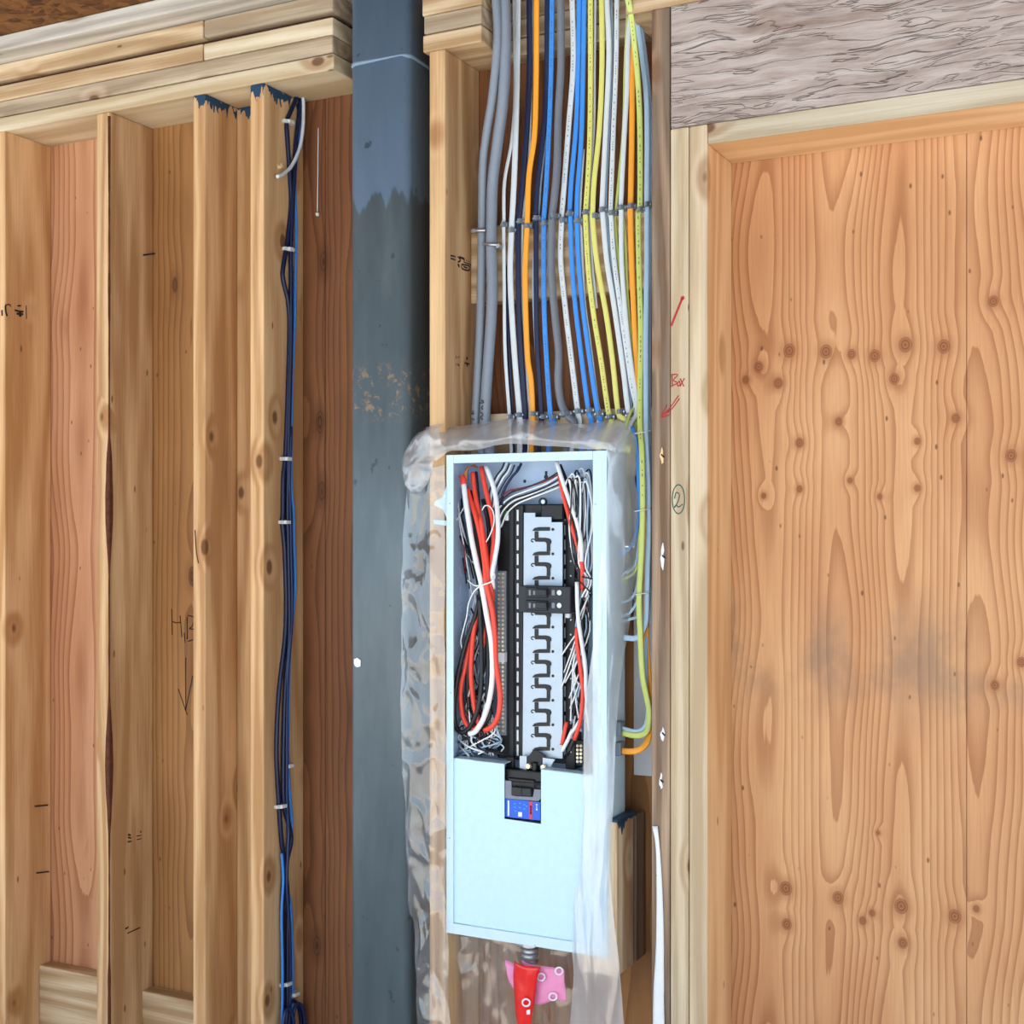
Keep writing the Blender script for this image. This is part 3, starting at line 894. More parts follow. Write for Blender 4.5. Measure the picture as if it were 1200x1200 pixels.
cO = cable('flat_cable', z3((556, -80), (555, 0), (553, 400), (545, 640), (520, 820), (512, 1030)) + z4((358, 130), (348, 400), (360, 800), (380, 950), (388, 1125)), 7.2, M['c_orange'], 'orange cable left of centre, between two navy cables', 0.097)
cable('flat_cable', z3((606, -80), (605, 0), (602, 400), (590, 600), (560, 850), (550, 1020)) + z4((406, 80), (408, 550), (415, 800), (436, 1135)), 6.4, M['c_navy'], 'navy cable between the orange and the bright blue one')
cable('flat_cable', z3((610, 500), (600, 620), (575, 850), (566, 980)) + z4((395, 300), (393, 500), (404, 740), (425, 1000), (440, 1130)), 3.2, M['c_lblue'], 'thin pale cable mostly hidden behind the navy one', 0.109)
cable('flat_cable', z3((630, -80), (628, 0), (622, 400), (605, 800), (590, 1020)) + z4((450, 90), (450, 500), (462, 800), (485, 1130), (500, 1165)), 6.6, M['c_blue'], 'bright blue cable left of the thick grey one in the middle', 0.098, prt=.95)
cable('thick_cable', z3((668, -80), (668, 0), (670, 300), (657, 550), (650, 800), (628, 1020)) + z4((495, 60), (490, 350), (510, 600), (530, 800), (527, 950), (545, 1080), (585, 1150), (615, 1180)), 9.2, M['c_dgrey'], 'thick grey cable in the middle, bending right at its foot', 0.092, False)
cable('flat_cable', z3((722, -80), (722, 0), (727, 300), (705, 600), (682, 900), (671, 1030)) + z4((546, 80), (540, 300), (570, 600), (600, 850), (633, 1120), (642, 1165)), 7, M['c_white'], 'white cable just left of the two bright blue ones', prt=.95)
cable('flat_cable', z3((756, -80), (755, 0), (748, 400), (740, 600), (718, 850), (710, 1000)) + z4((592, 40), (600, 300), (620, 550), (650, 800), (690, 1110), (708, 1165)), 6.2, M['c_blue'], 'left one of the bright blue pair right of the middle')
cable('flat_cable', z3((780, -80), (778, 0), (774, 300), (765, 650), (748, 880), (742, 1030)) + z4((628, 80), (637, 300), (660, 550), (700, 850), (740, 1115), (755, 1160)), 6.2, M['c_blue'], 'right one of the bright blue pair right of the middle', 0.1)
cable('flat_cable', z3((775, 700), (762, 900), (757, 1050)) + z4((650, 130), (668, 500), (700, 750), (738, 1050), (752, 1130)), 3.4, M['c_white'], 'thin white cable along the right of the bright blue pair', 0.107)
cable('flat_cable', z3((808, -80), (808, 0), (808, 400), (803, 700), (786, 980)) + z4((674, 50), (690, 350), (720, 600), (760, 850), (798, 1120), (815, 1160)), 6.6, M['c_yellow'], 'yellow cable with black print, right of the blue pair', prt=.95)
cable('flat_cable', z3((832, -80), (830, 0), (827, 300), (824, 600), (800, 950)) + z4((700, 100), (712, 330), (735, 560)), 3.2, M['c_white'], 'thin white cable between the two yellow ones', 0.109, end=False)
cable('flat_cable', z3((858, -80), (860, 0), (862, 300), (850, 600), (825, 850), (818, 1000)) + z4((712, 60), (735, 300), (788, 600), (822, 850), (850, 1110), (878, 1155), (950, 1190), (1000, 1215)), 6.6, M['c_yellow'], 'yellow cable that bends sharply right above the plastic', 0.098)
cable('flat_cable', z3((884, -80), (885, 0), (895, 250), (880, 600), (862, 970)) + z4((767, 40), (790, 300), (830, 550), (880, 900), (905, 1110), (932, 1160)), 6.6, M['c_white'], 'white cable right of the two yellow ones')
cable('flat_cable', z3((905, 0), (908, 250), (895, 600), (880, 900)) + z4((790, 100), (822, 350), (862, 600), (900, 900), (920, 1100)), 3.4, M['c_lblue'], 'thin pale cable tucked behind the white one right of the yellows', 0.109)
cable('flat_cable', z3((934, -80), (932, 0), (928, 300), (916, 600), (902, 990)) + z4((812, 50), (830, 300), (870, 600), (920, 950), (950, 1110)), 6, M['c_white'], 'white cable with black print, third from the right among the whites', prt=.95)
cable('flat_cable', z3((982, 60), (970, 300), (962, 600), (935, 900), (920, 1040)) + z4((832, 80), (846, 240), (878, 560), (915, 850), (945, 1060)), 3.6, M['c_green'], 'thin yellow-green cable behind the printed white cable', 0.109)
cable('flat_cable', z3((1000, 40), (985, 180), (980, 400), (966, 650), (950, 970)) + z4((868, 30), (870, 300), (892, 600), (920, 850), (955, 1100)), 6, M['c_white'], 'white cable just left of the right-hand orange one', 0.1)
cable('flat_cable', z4((880, 60), (890, 200), (902, 500), (930, 800), (960, 1010), (975, 1130)), 3.6, M['c_green'], 'thin yellow-green cable just left of the right-hand orange one', 0.109)
cG = 'cables along the weathered stud'
cable('flat_cable', z3((1010, 160), (1005, 320), (1003, 600), (996, 960)) + z4((918, 30), (925, 300), (940, 650), (955, 900)) + [(752, 470, .075), (756, 520, .06), (758, 600, .06), (758, 680, .06), (757, 735, .062), (760, 790, .065), (763, 825, .065), (762, 855, .06), (757, 872, .05), (745, 880, .042), (727, 880, .04)],
      7.2, M['c_orange'], 'orange cable on the right that reappears below and turns into the panel side', 0.103, end=False, group=cG)
cable('flat_cable', [(726, -40, -.007), (736, 0, -.007), (740.5, 25, .012), (747, 87, .06), (750, 150, .08), (750, 242, .083), (748, 251, .085), (749, 316, .083), (751, 392, .08), (750, 457, .07), (750, 498, .055), (752, 527, .045), (753, 569, .04), (753, 597, .04), (752, 640, .04), (749, 700, .04), (750, 737, .04), (753, 792, .045), (760, 828, .05), (760, 847, .05), (757, 858, .046), (746, 862, .042), (729, 859, .04)],
      6.8, M['c_green'], 'long yellow-green cable along the weathered stud, turning into the panel side', end=False, group=cG, prt=.7)
cable('flat_cable', [(745, 16, .06), (752, 62, .075), (758, 125, .08), (758, 225, .083), (758, 251, .085), (758, 305, .083), (757, 392, .08), (757, 478, .065), (757, 512, .055), (759, 555, .05), (760, 612, .05), (759, 660, .05), (758, 700, .05), (757, 727, .048), (751, 742, .045), (744, 748, .042), (731, 747, .04)],
      6.4, M['c_lblue'], 'pale blue-white cable at the far right that turns in below the yellow-green loop', end=False, group=cG)
cable('flat_cable', [(749, 14, .075), (757, 70, .09), (762, 125, .098), (763, 200, .1), (762, 300, .1), (761, 400, .095), (761, 478, .085), (762, 555, .075), (763, 640, .07), (760, 700, .066), (757, 760, .06), (757, 800, .058), (759, 832, .056), (756, 850, .05), (746, 857, .045), (729, 853, .04)],
      4.4, M['c_lblue'], 'thin pale cable hugging the weathered stud, looping in above the orange one', end=False, group=cG)
cable('flat_cable', [(741, 500, .07), (746, 520, .06), (748, 550, .055), (748, 585, .055), (746, 620, .055), (740, 640, .05), (726, 650, .04)], 4.6, M['c_blue'], 'short bright blue cable beside the plastic at upper right', end=False, group=cG)
for k, pts in enumerate([[(749, 600, .06), (748, 640, .058), (743, 664, .05), (728, 674, .04)], [(751, 640, .06), (747, 685, .055), (739, 702, .05), (727, 706, .04)],
                         [(751, 665, .064), (748, 700, .058), (738, 718, .05), (727, 722, .04)], [(752, 680, .068), (749, 718, .06), (737, 726, .05), (727, 728, .04)]]):
    cable('flat_cable', pts, 3.4, M['c_lblue'], 'thin pale cable curving into the panel side behind the plastic', end=False, group='pale cables curving in beside the plastic')
cable('flat_cable', [(749, 620, .058), (748, 655, .056), (742, 672, .05), (727, 680, .04)], 3.2, M['c_green'], 'thin yellow-green cable curving into the panel side behind the plastic', end=False, group=cG)
# handwriting on the grey cables
for pts in [((566, 492), (563, 489), (566, 486), (563, 483)), ((566, 480), (564, 478), (566, 475)), ((562, 472), (567, 472), (564, 469), (566, 470))]:
    stroke(cB, pts, M['ink_black'], 0.0009, y=0.0735)
for pts in [((556, 492), (553, 490)), ((556, 484), (553, 486), (555, 481))]:
    stroke(cA, pts, M['ink_black'], 0.0009, y=0.0785)


# cable clips
def clip(px, py, w, label, h=5.2, y=0.1, mat='clip', d=0.0185):
    s = pxm(px, y)
    c = at(px, py, y + 0.010 - d); c.y = y + 0.010
    W = w * s / 2 / math.cos(TH); H = h * s / 2
    prof = [(-W, 0), (-W, -d * .55), (-W * .72, -d * .62), (-W * .55, -d * .9), (-W * .25, -d * 1.12), (W * .25, -d * 1.12), (W * .55, -d * .9), (W * .72, -d * .62), (W, -d * .55), (W, 0)]
    o = prism('cable_clip', [c + Vector((a, b_, -H)) for a, b_ in prof], (0, 0, 2 * H), M[mat])
    for sx in (-1, 1):
        bm = bmesh.new(); add_disc(bm, c + Vector((sx * W * .84, -d * .57, 0)), 0.0018, (0, -1, 0), 0.0022, 8); link('nail', bm, M['zinc'], o)
    return tag(o, label, 'cable clip', 'cable clips')


for (a, c, w, of) in [(395, 1050, 8, 'the thin white cable right of the thick grey pair'), (435, 1077, 9, 'the second white cable from left'), (472, 1035, 9, 'the navy cable left of the orange'), (507, 1057, 9, 'the left-hand orange cable'),
                      (548, 1020, 9, 'the navy cable right of the orange'), (588, 1045, 9, 'the bright blue cable left of the middle'), (628, 1008, 12, 'the thick grey cable in the middle'), (672, 1029, 9, 'the white cable left of the blue pair'),
                      (703, 999, 9, 'the left cable of the blue pair'), (743, 1031, 10, 'the right cable of the blue pair'), (780, 992, 9, 'the left yellow cable'), (825, 1008, 10, 'the right yellow cable'), (860, 980, 9, 'the white cable beside the yellows'),
                      (903, 995, 10, 'the printed white cable on the right'), (948, 970, 10, 'the white cable beside the right-hand orange'), (993, 963, 10, 'the right-hand orange cable')]:
    clip(490 + a / 4, c / 4, w, 'grey upper-row clip over ' + of, d=.031 if w == 12 else .0185)
clip(490 + 1037 / 4, 978 / 4, 9, 'grey clip of the upper row over the long yellow-green cable', y=0.082)
clip(490 + 1070 / 4, 955 / 4, 7, 'grey clip of the upper row farthest right', y=0.082)
for (a, c, w, of) in [(262, 1146, 8, 'the thin white cable'), (310, 1136, 9, 'the second white cable'), (387, 1130, 9, 'the left-hand orange cable'), (441, 1146, 9, 'the navy cable right of the orange'), (494, 1148, 10, 'the bright blue cable left of the middle'),
                      (553, 1130, 14, 'the bending thick grey cable'), (628, 1116, 11, 'the white cable left of the blue pair'), (690, 1110, 10, 'the left cable of the blue pair'), (740, 1130, 10, 'the right cable of the blue pair'), (800, 1146, 10, 'the left yellow cable'),
                      (855, 1118, 10, 'the bending yellow cable'), (912, 1138, 12, 'the white cable beside the yellows')]:
    clip(540 + a * .2166, 240 + c * .2166, w, 'grey clip of the lower row over ' + of, d=.031 if w == 14 else .0185)
o = tube('cable_clamp', [at(553, 271.5, .09), at(556, 270.5, .078), at(562, 270, .076), at(569, 270, .08)], 0.0042, M['zinc'], None, ry=.0042, sides=8)
tag(o, 'metal strap clamp on the leftmost grey cable', 'clamp', 'metal strap clamps')
bm = bmesh.new(); add_disc(bm, at(556, 271, .078), 0.005, (0, -1, 0), 0.006, 10); link('bolt_head', bm, M['zinc'], o)
o = tube('cable_clamp', [at(568, 286, .08), at(574, 286.5, .073), at(582, 287, .076), at(587, 290, .095)], 0.0042, M['zinc'], None, ry=.0042, sides=8)
tag(o, 'metal strap clamp on the thickest grey cable', 'clamp', 'metal strap clamps')
bm = bmesh.new(); add_disc(bm, at(584.5, 288.5, .08), 0.005, (0, -1, 0), 0.006, 10); link('bolt_head', bm, M['zinc'], o)
for (yy, wh) in ((507, 'topmost'), (598, 'middle'), (696, 'lowest')):
    bm = bmesh.new()
    add_tube(bm, [at(763, yy - 3, .045), at(757, yy - 1, .034), at(750, yy, .03), at(745, yy + 1, .034), at(743, yy + 1, .05)], 0.0012, 0.0008, 6, 3)
    o = link('cable_tie', bm, M['clip_w']); tag(o, 'thin clear tie around the right-hand cables, ' + wh + ' of three', 'cable tie', 'clear ties on the right-hand cables')

# ------------------------------------------------------------------ dark blue cables on the stud
xb = S3f


def bcable(pts, w, mat, label, off=0.006, nm='blue_cable'):
    s = 0.5 * w * (atx(340, 600, xb) - CAM).dot(FV) / F
    P = [atx(a, c, xb + off) for a, c in pts]
    o = tube(nm, P, s, mat, None, ry=s, sides=8, n=5, ref=(1, 0, 0))
    return tag(o, label, 'cable', 'dark blue cables on the stud')


bcable([(352, 103), (346, 118), (340, 132), (336, 144), (337, 166), (340, 210), (341, 240), (337, 282), (335, 294), (331.5, 316), (332, 329), (338, 357), (339, 402), (335, 525), (332, 560), (331.5, 600), (331, 614), (334, 652), (335, 733), (327, 810), (324, 873), (325, 910), (327, 943), (330, 987), (334, 1017), (331, 1050), (332, 1150), (332, 1222)],
       5.4, M['c_navy'], 'navy cable bowed out farthest left of the bundle on the stud', 0.005)
bcable([(354, 104), (350, 140), (347, 166), (345, 202), (343, 240), (341, 290), (341, 328), (341, 357), (341, 402), (338, 525), (337, 600), (338, 652), (339, 740), (334, 810), (332, 897), (333, 943), (340, 973), (341, 987), (335, 1017), (337, 1050), (337, 1150), (337, 1222)],
       5.4, M['c_navy'], 'navy cable through the middle of the bundle on the stud', 0.009)
bcable([(355, 104), (352, 130), (349, 170), (346, 205), (346, 238), (347, 270), (346, 332), (345, 385), (342, 455), (341, 560), (344, 600), (344.5, 635), (346, 687), (343, 722), (339, 775), (338, 845), (337, 880), (339, 927), (342, 973), (334, 1020), (341, 1067), (343, 1150), (342, 1180), (346, 1222)],
       3.8, M['c_blue'], 'brighter blue cable on the right of the bundle on the stud', 0.007)
bcable([(341, 500), (339, 560), (340, 600), (341, 652), (342, 700), (341, 740), (337, 790), (336, 850), (336, 897), (336, 940), (338, 973), (337, 1000), (336, 1040), (339, 1090), (340, 1150), (338, 1222)], 4.4, M['c_dblue'], 'dark blue cable joining the bundle on the stud half way down', 0.012)
bcable([(330, 1000), (332, 1030), (330, 1070), (331, 1140), (330, 1222)], 3.4, M['c_blue'], 'brighter blue cable at the left foot of the bundle on the stud', 0.010)
for k, (ox, oy, rx_, ry_) in enumerate(((344, 1205, 9, 32), (350, 1200, 7, 24), (338, 1212, 7, 30))):
    bcable([(ox + rx_ * math.cos(t * .5), oy + ry_ * math.sin(t * .5)) for t in range(14)], 4.2, M['c_dblue'] if k else M['c_navy'], ('navy', 'dark blue', 'dark blue')[k] + ' cable loop at the foot of the stud, ' + ('middle', 'right', 'left')[k] + ' of three', 0.012 + .006 * k, 'cable_loop')
o = bcable([(355, 108), (355.6, 124), (355, 150), (351, 174), (342, 194), (333, 203), (325, 207)], 4.4, M['c_white'], 'short white cable arching over the blue ones into a hole in the stud', 0.016, 'white_cable')
del o['group']
for k, (a, c) in enumerate(((336, 144), (336, 293), (333, 538), (331.5, 612), (335, 897), (327, 944), (333, 1152), (342, 1164))):
    b0_ = atx(a, c, xb + .001); s = (b0_ - CAM).dot(FV) / F
    bm = bmesh.new()
    W = 0.018
    prof = [(0, -W), (.008, -W), (.011, -W * .6), (.016, -W * .45), (.017, W * .45), (.011, W * .6), (.008, W), (0, W)]
    vs = [bm.verts.new(b0_ + Vector((x_, y_, -0.004))) for x_, y_ in prof]
    f = bm.faces.new(vs); r = bmesh.ops.extrude_face_region(bm, geom=[f])
    for v in r['geom']:
        if isinstance(v, bmesh.types.BMVert): v.co.z += 0.008
    bmesh.ops.recalc_face_normals(bm, faces=bm.faces[:])
    o = link('cable_staple', bm, M['clip_w'])
    tag(o, 'clear staple on the blue cable bundle, ' + ('topmost', 'second from top', 'third from top', 'fourth from top', 'fifth from top', 'sixth from top', 'second from the bottom', 'lowest')[k], 'staple', 'clear staples on the blue bundle')

# ------------------------------------------------------------------ breaker panel
PF = -0.013                      # front of the panel
PB = 0.085
px0, px1 = XX(523, PF), XX(711, PF)
pz0, pz1 = CZ - 0.845, CZ + 0.155
pan = empty('breaker_panel', ((px0 + px1) / 2, 0.03, pz0), 'open white breaker panel full of wires, wrapped in clear plastic', 'breaker panel')
box('back_plate', (px0, PB - .002, pz0), (px1, PB, pz1), M['steel_inner'], pan)
t = .0016
sl = box('side_plate', (px0, -.010, pz0), (px0 + t, PB, pz1), M['steel_inner'], pan)
box('side_plate', (px1 - t, -.010, pz0), (px1, PB, pz1), M['steel_white'], pan)
box('end_plate', (px0, -.010, pz1 - t), (px1, PB, pz1), M['steel_inner'], pan)
box('end_plate', (px0, -.010, pz0), (px1, PB, pz0 + t), M['steel_white'], pan)
lw, rw = .0165, .030
box('frame_rail', (px0, PF, pz0), (px0 + lw, PF + .004, pz1), M['steel_white'], pan, .001)
rr = box('frame_rail', (px1 - rw, PF, pz0), (px1, PF + .004, pz1), M['steel_white'], pan, .001)
box('frame_rail', (px0 + lw + .0004, PF, pz1 - .0175), (px1 - rw - .0004, PF + .0038, pz1), M['steel_white'], pan, .001)
box('frame_rail', (px0 + lw + .0004, PF - .0005, pz0), (px1 - rw - .0004, PF + .0038, pz0 + .022), M['steel_white'], pan, .001)
for (a, c) in ((527, 590), (527, 982), (697.5, 591), (627, 1108), (528, 812)):
    bm = bmesh.new(); add_disc(bm, at(a, c, PF + .0002), .0022, (0, -1, 0), .0014, 10, .0016); link('screw', bm, M['zinc'], pan)
# mounting ear on the left
prism('mounting_ear', [at(a, c, -.0030) for a, c in ((523, 570), (519, 582), (509, 588), (509, 592), (519, 597), (523, 606))], (0, .0025, 0), M['steel_white'], pan)
prism('mounting_ear', [at(a, c, -.0030) for a, c in ((523, 610), (508, 609), (508, 614), (523, 616))], (0, .0025, 0), M['steel_white'], pan)
# knockouts on the inside of the left wall
for k in range(13):
    for yy in (.018, .052):
        zz = pz1 - .13 - k * .0385
        bm = bmesh.new()
        add_disc(bm, Vector((px0 + t, yy, zz)), .0105, (1, 0, 0), .0012, 16, .009)
        link('knockout', bm, M['steel_inner'], sl)
# holes in the back plate
for (a, c, r) in ((615, 564, .0036), (640, 559, .005)):
    bm = bmesh.new(); add_disc(bm, at(a, c, PB - .002), r, (0, -1, 0), .0006, 14); link('screw_hole', bm, M['black'], pan)
    bm = bmesh.new(); add_disc(bm, at(a, c - (0 if a < 630 else 3), PB - .002), r * 2.0, (0, -1, 0), .0003, 18); link('boss', bm, M['steel_inner'], pan)
box('keyhole_slot', at(638.6, 559, PB - .0028), at(641.6, 552, PB - .002), M['black'], pan)
bm = bmesh.new(); add_disc(bm, at(637, 588, .06), .009, (0, -1, 0), .006, 16); o = link('mounting_boss', bm, M['black'], pan)
bm = bmesh.new(); add_disc(bm, at(637, 588, .054), .0045, (0, -1, 0), .003, 12); link('screw', bm, M['zinc'], o)
# black insulating base with its rails
zb1 = ZZ(625, 591, .05); zb0 = ZZ(625, 892, .05)
cha = box('insulator_base', (XX(595, .05), .05, zb0), (XX(664, .05), .078, zb1), M['black'], pan, .002, 1)
box('side_rail', (XX(582, .05), .052, zb0), (XX(596, .05), .08, zb1 + .0), M['black'], pan, .002, 1)
box('side_rail', (XX(597, .045), .046, zb0), (XX(601.5, .045), .06, zb1 - .002), M['black2'], pan, .001, 1)
box('side_rail', (XX(609.5, .042), .043, zb0), (XX(612.5, .042), .06, zb1 - .002), M['black2'], pan, .001, 1)
box('side_rail', (XX(662, .045), .046, zb0 - .01), (XX(674, .045), .078, zb1 - .004), M['black'], pan, .002, 1)
box('top_cap', (XX(633, .035), .036, ZZ(640, 610, .035)), (XX(660, .035), .06, zb1), M['black'], pan, .003, 1)
for k in range(17):
    yy = 604 + k * 17.2
    o = box('rail_window', (XX(605.6, .048), .0478, ZZ(607, yy + 6.5, .048)), (XX(607.6, .048), .0502, ZZ(607, yy - 6.5, .048)), M['label_white'], cha)
    o = box('rail_window', (XX(661.2, .045), .0452, ZZ(662, yy + 6, .045)), (XX(662.2, .045), .05, ZZ(662, yy - 6, .045)), M['tin'], cha)
    bm = bmesh.new(); add_disc(bm, at(669, yy + 2, .046), .0019, (0, -1, 0), .001, 8); link('stab_dot', bm, M['tin'], cha)
# tin bus plate with a snaking black insulator through it
BP = .030
bus = prism('bus_plate', [at(a, c, BP) for a, c in ((614, 601), (627, 601), (627, 606), (646, 606), (646, 612), (659, 612), (659, 889), (612.5, 886))], (0, .004, 0), M['tin'], pan)


def slotbar(a, c, e, f, name='bus_slot', th=.0016):
    return box(name, at(a, f, BP - .0002), at(e, c, BP - th), M['black'], bus, .0004, 1)


for k in range(10):
    yA = 620.0 + 28.6 * k
    prism('bus_slot', [at(x_, yA + y_, BP + .001) for x_, y_ in ((624.5, 1.4), (627, -1.2), (632, -2.3), (644.8, -2.3), (644.8, 2.0), (624.5, 2.2))], (0, -.0026, 0), M['black'], bus)
    if k < 9:
        prism('bus_slot', [at(x_, yA + y_, BP + .001) for x_, y_ in ((627, 2.6), (631.3, 2.6), (631.3, 10.2), (640, 10.2), (644.5, 11.2), (646.4, 13.5), (646.4, 16), (645.2, 18),
              (645.2, 26.2), (641.2, 26.2), (641.2, 17), (639.5, 15), (628, 14.8), (627, 13))], (0, -.0026, 0), M['black'], bus)
        tube('bus_hook', [at(624.6 + 2.0 * math.cos(t_), yA + 13.4 - 1.7 * math.sin(t_), BP - .0002) for t_ in (.6, 1.4, 2.2, 3.1, 4.0, 4.9)], .0012, M['black'], bus, sides=6, n=2)
    bm = bmesh.new(); add_disc(bm, at(648, yA + .5, BP + .0002), .0030, (0, -1, 0), .0014, 12); link('bus_stud', bm, M['black'], bus)
# neutral bars
nbx = (XX(582.5, .045), XX(592.5, .045))
nbz = (ZZ(590, 862, .045), ZZ(590, 669, .045))
nbr = box('neutral_bar', (nbx[0], .046, nbz[0]), (nbx[1], .062, nbz[1]), M['bracket'], pan, .001, 1)
bm = bmesh.new()
for k in range(38):
    for j in (0, 1):
        add_disc(bm, Vector((nbx[0] + .0045 + j * .0095, .0462, nbz[1] - .006 - k * .0089)), .0032, (0, -1, 0), .003, 7, .0026)
o = link('terminal_screws', bm, M['brass'], nbr); o['kind'] = 'stuff'
box('bar_clip', at(583.5, 776, .034), at(594.5, 764, .05), M['wrap'], pan, .001, 1)
box('bar_clip', at(662, 724, .036), at(671, 714, .05), M['wrap'], pan, .001, 1)
nb2 = box('neutral_bar', at(674.5, 896, .062), at(684, 868, .05), M['black2'], pan, .001, 1)
for k in range(5):
    for j in (0, 1):
        bm = bmesh.new(); add_disc(bm, at(677 + j * 4, 874 + k * 4.6, .05), .0030, (0, -1, 0), .002, 8); link('terminal_screw', bm, M['brass'], nb2)
box('ground_pad', at(592, 610, .046), at(597, 599, .052), M['label_white'], pan)
bm = bmesh.new(); add_disc(bm, at(592.5, 602, .048), .006, (0, -1, 0), .004, 12); link('ground_screw', bm, M['green_screw'], pan)
# side connectors on the right wall
for (c0, c1) in ((845, 862), (869, 885)):
    a = atx(722, c0, px1); 
    box('cable_connector', (px1 - .001, .028, ZZ(724, c1, .04)), (px1 + .012, .056, ZZ(724, c0, .04)), M['clip'], pan, .002, 1)
# lower cover with its notch and folded top
CF = -.009
def cvp(a, c): return at(a, c, CF)
cov = prism('cover_plate', [cvp(a, c) for a, c in ((531.5, 888), (591, 894.5), (591, 959.5), (634, 965.5), (634, 901), (697, 909), (697, 1110), (529.5, 1080.5))], (0, .0016, 0), M['cover'], pan)
for a, e in (((531.5, 888), (591, 894.5)), ((634, 901), (694, 909))):
    p, q_ = cvp(*a), cvp(*e)
    prism('cover_fold', [p, q_, q_ + Vector((0, .03, 0)), p + Vector((0, .03, 0))], (0, 0, -.0015), M['cover'], cov)

# twin breakers
for k, (ya, yb, lb) in enumerate(((687.5, 701.5, 'upper'), (702.5, 716.5, 'lower'))):
    bt = empty('circuit_breaker', at(640, yb, .03), lb + ' black breaker of the only pair clipped on the bus', 'breaker', 'pair of small breakers')
    box('body', at(615.5, yb, .03) , at(668, ya, -.002), M['black2'], bt, .0015, 1)
    box('face', at(617, yb - 1.5, -.001), at(641, ya + 1.5, -.006), M['black'], bt, .001, 1)
    box('handle', at(629, yb - 3.8, -.005), at(640, ya + 3.5, -.013), M['black2'], bt, .001, 1)
    box('rating_plate', at(620, yb - 4, -.005), at(622, ya + 4, -.0064), M['bracket'], bt)
    box('rating_plate', at(625, yb - 4.5, -.005), at(628, ya + 5, -.0064), M['bracket'], bt)
    bm = bmesh.new(); add_disc(bm, at(656, (ya + yb) / 2, -.001), .0052, (0, -1, 0), .003, 12); link('terminal_screw', bm, M['zinc'], bt)
    box('terminal_slot', at(647, yb - 4, -.001), at(650, ya + 4, -.003), M['bracket'], bt)
# main breaker in the notch
mb = empty('main_breaker', at(612, 962, .02), 'black main breaker with a blue label in the cover notch', 'breaker')
box('body', at(593, 930, .03), at(634, 905, .002), M['black'], mb, .003, 2)
prism('hood', [at(593.5, 915, -.004), at(634.5, 918, -.004), at(634.5, 906, .03), at(595, 903, .03)], (0, .003, -.006), M['black2'], mb)
box('side_wall', at(593, 912, .02), at(604, 886, .03), M['black'], mb, .002, 1)
prism('bracket', [at(a, c, -.006) for a, c in ((591.5, 914.5), (599, 915.5), (600, 930), (603, 933), (624.5, 934), (626, 925), (633.5, 925.5), (633.5, 935.5), (631, 938.8), (591.5, 935.5))], (0, .003, 0), M['bracket'], mb)
box('handle_slot', at(599, 932.5, .012), at(626, 914, -.003), M['black'], mb, .002, 1)
box('handle', at(602, 931, -.002), at(611, 923, -.014), M['black2'], mb, .0015, 1)
box('handle', at(613, 931.5, -.002), at(622, 924, -.012), M['black2'], mb, .0015, 1)
lab = prism('label', [at(a, c, -.0045) for a, c in ((591.5, 935.8), (633, 940), (633, 961.5), (591.5, 957.2))], (0, .002, 0), M['label_blue'], mb); lab['label'] = 'blue printed label'
def lb_(a0, c0, a1, c1, mat, nm):
    prism(nm, [at(a, c, -.0047) for a, c in ((a0, c0), (a1, c0 + .3), (a1, c1 + .3), (a0, c1))], (0, -.0003, 0), M[mat], lab)
lb_(620.5, 938.8, 624, 959.8, 'label_red', 'red_band')
lb_(621.3, 944, 623, 946.6, 'label_white', 'print'); lb_(621.3, 947.2, 623, 950, 'label_white', 'print'); lb_(621.3, 950.8, 623, 954, 'label_white', 'print')
lb_(595, 938, 596.8, 956, 'label_white', 'print'); lb_(607.3, 951.5, 611.8, 956.8, 'label_white', 'print')
lb_(628.2, 942, 629.8, 943.6, 'label_white', 'print'); lb_(628.4, 944.8, 629.6, 946, 'label_white', 'print'); lb_(628.2, 947.2, 629.8, 949.4, 'label_white', 'print')
for (a, c) in ((602, 941), (602, 945), (603, 949.5), (608, 940.5), (608, 945.5), (613, 942), (613, 947), (616, 944)):
    lb_(a, c, a + 2.6, c + 1.6, 'c_blue', 'print')
prism('lug_plate', [at(a, c, .016) for a, c in ((609, 886), (617, 886), (617, 902), (609, 900))], (0, .004, 0), M['tin'], mb)
prism('lug_plate', [at(a, c, .016) for a, c in ((636, 888), (650, 890), (645, 899), (636, 898))], (0, .004, 0), M['tin'], mb)
box('divider', at(623, 905, .012), at(633, 892, .03), M['black'], mb, .002, 1)
prism('divider', [at(a, c, .018) for a, c in ((618, 888), (624, 880), (630, 880), (639, 886), (633, 897), (619, 897))], (0, .004, 0), M['black'], mb)
for (a, c) in ((620, 897.5), (637.5, 898.5)):
    bm = bmesh.new(); add_disc(bm, at(a, c, .012), .006, (0, -1, 0), .006, 12, .005); link('lug_bolt', bm, M['brass'], mb)

# ------------------------------------------------------------------ wires inside the panel
G_W = 'thick wires in the panel'


def wire(pts, w, mat, label, group=G_W, nm='wire', y=.03):
    P = [at(p[0], p[1], p[2] if len(p) > 2 else y) for p in pts]
    o = tube(nm, P, w / 2 * pxm(600, y), mat, None, sides=8, n=4)
    return tag(o, label, 'wire', group)


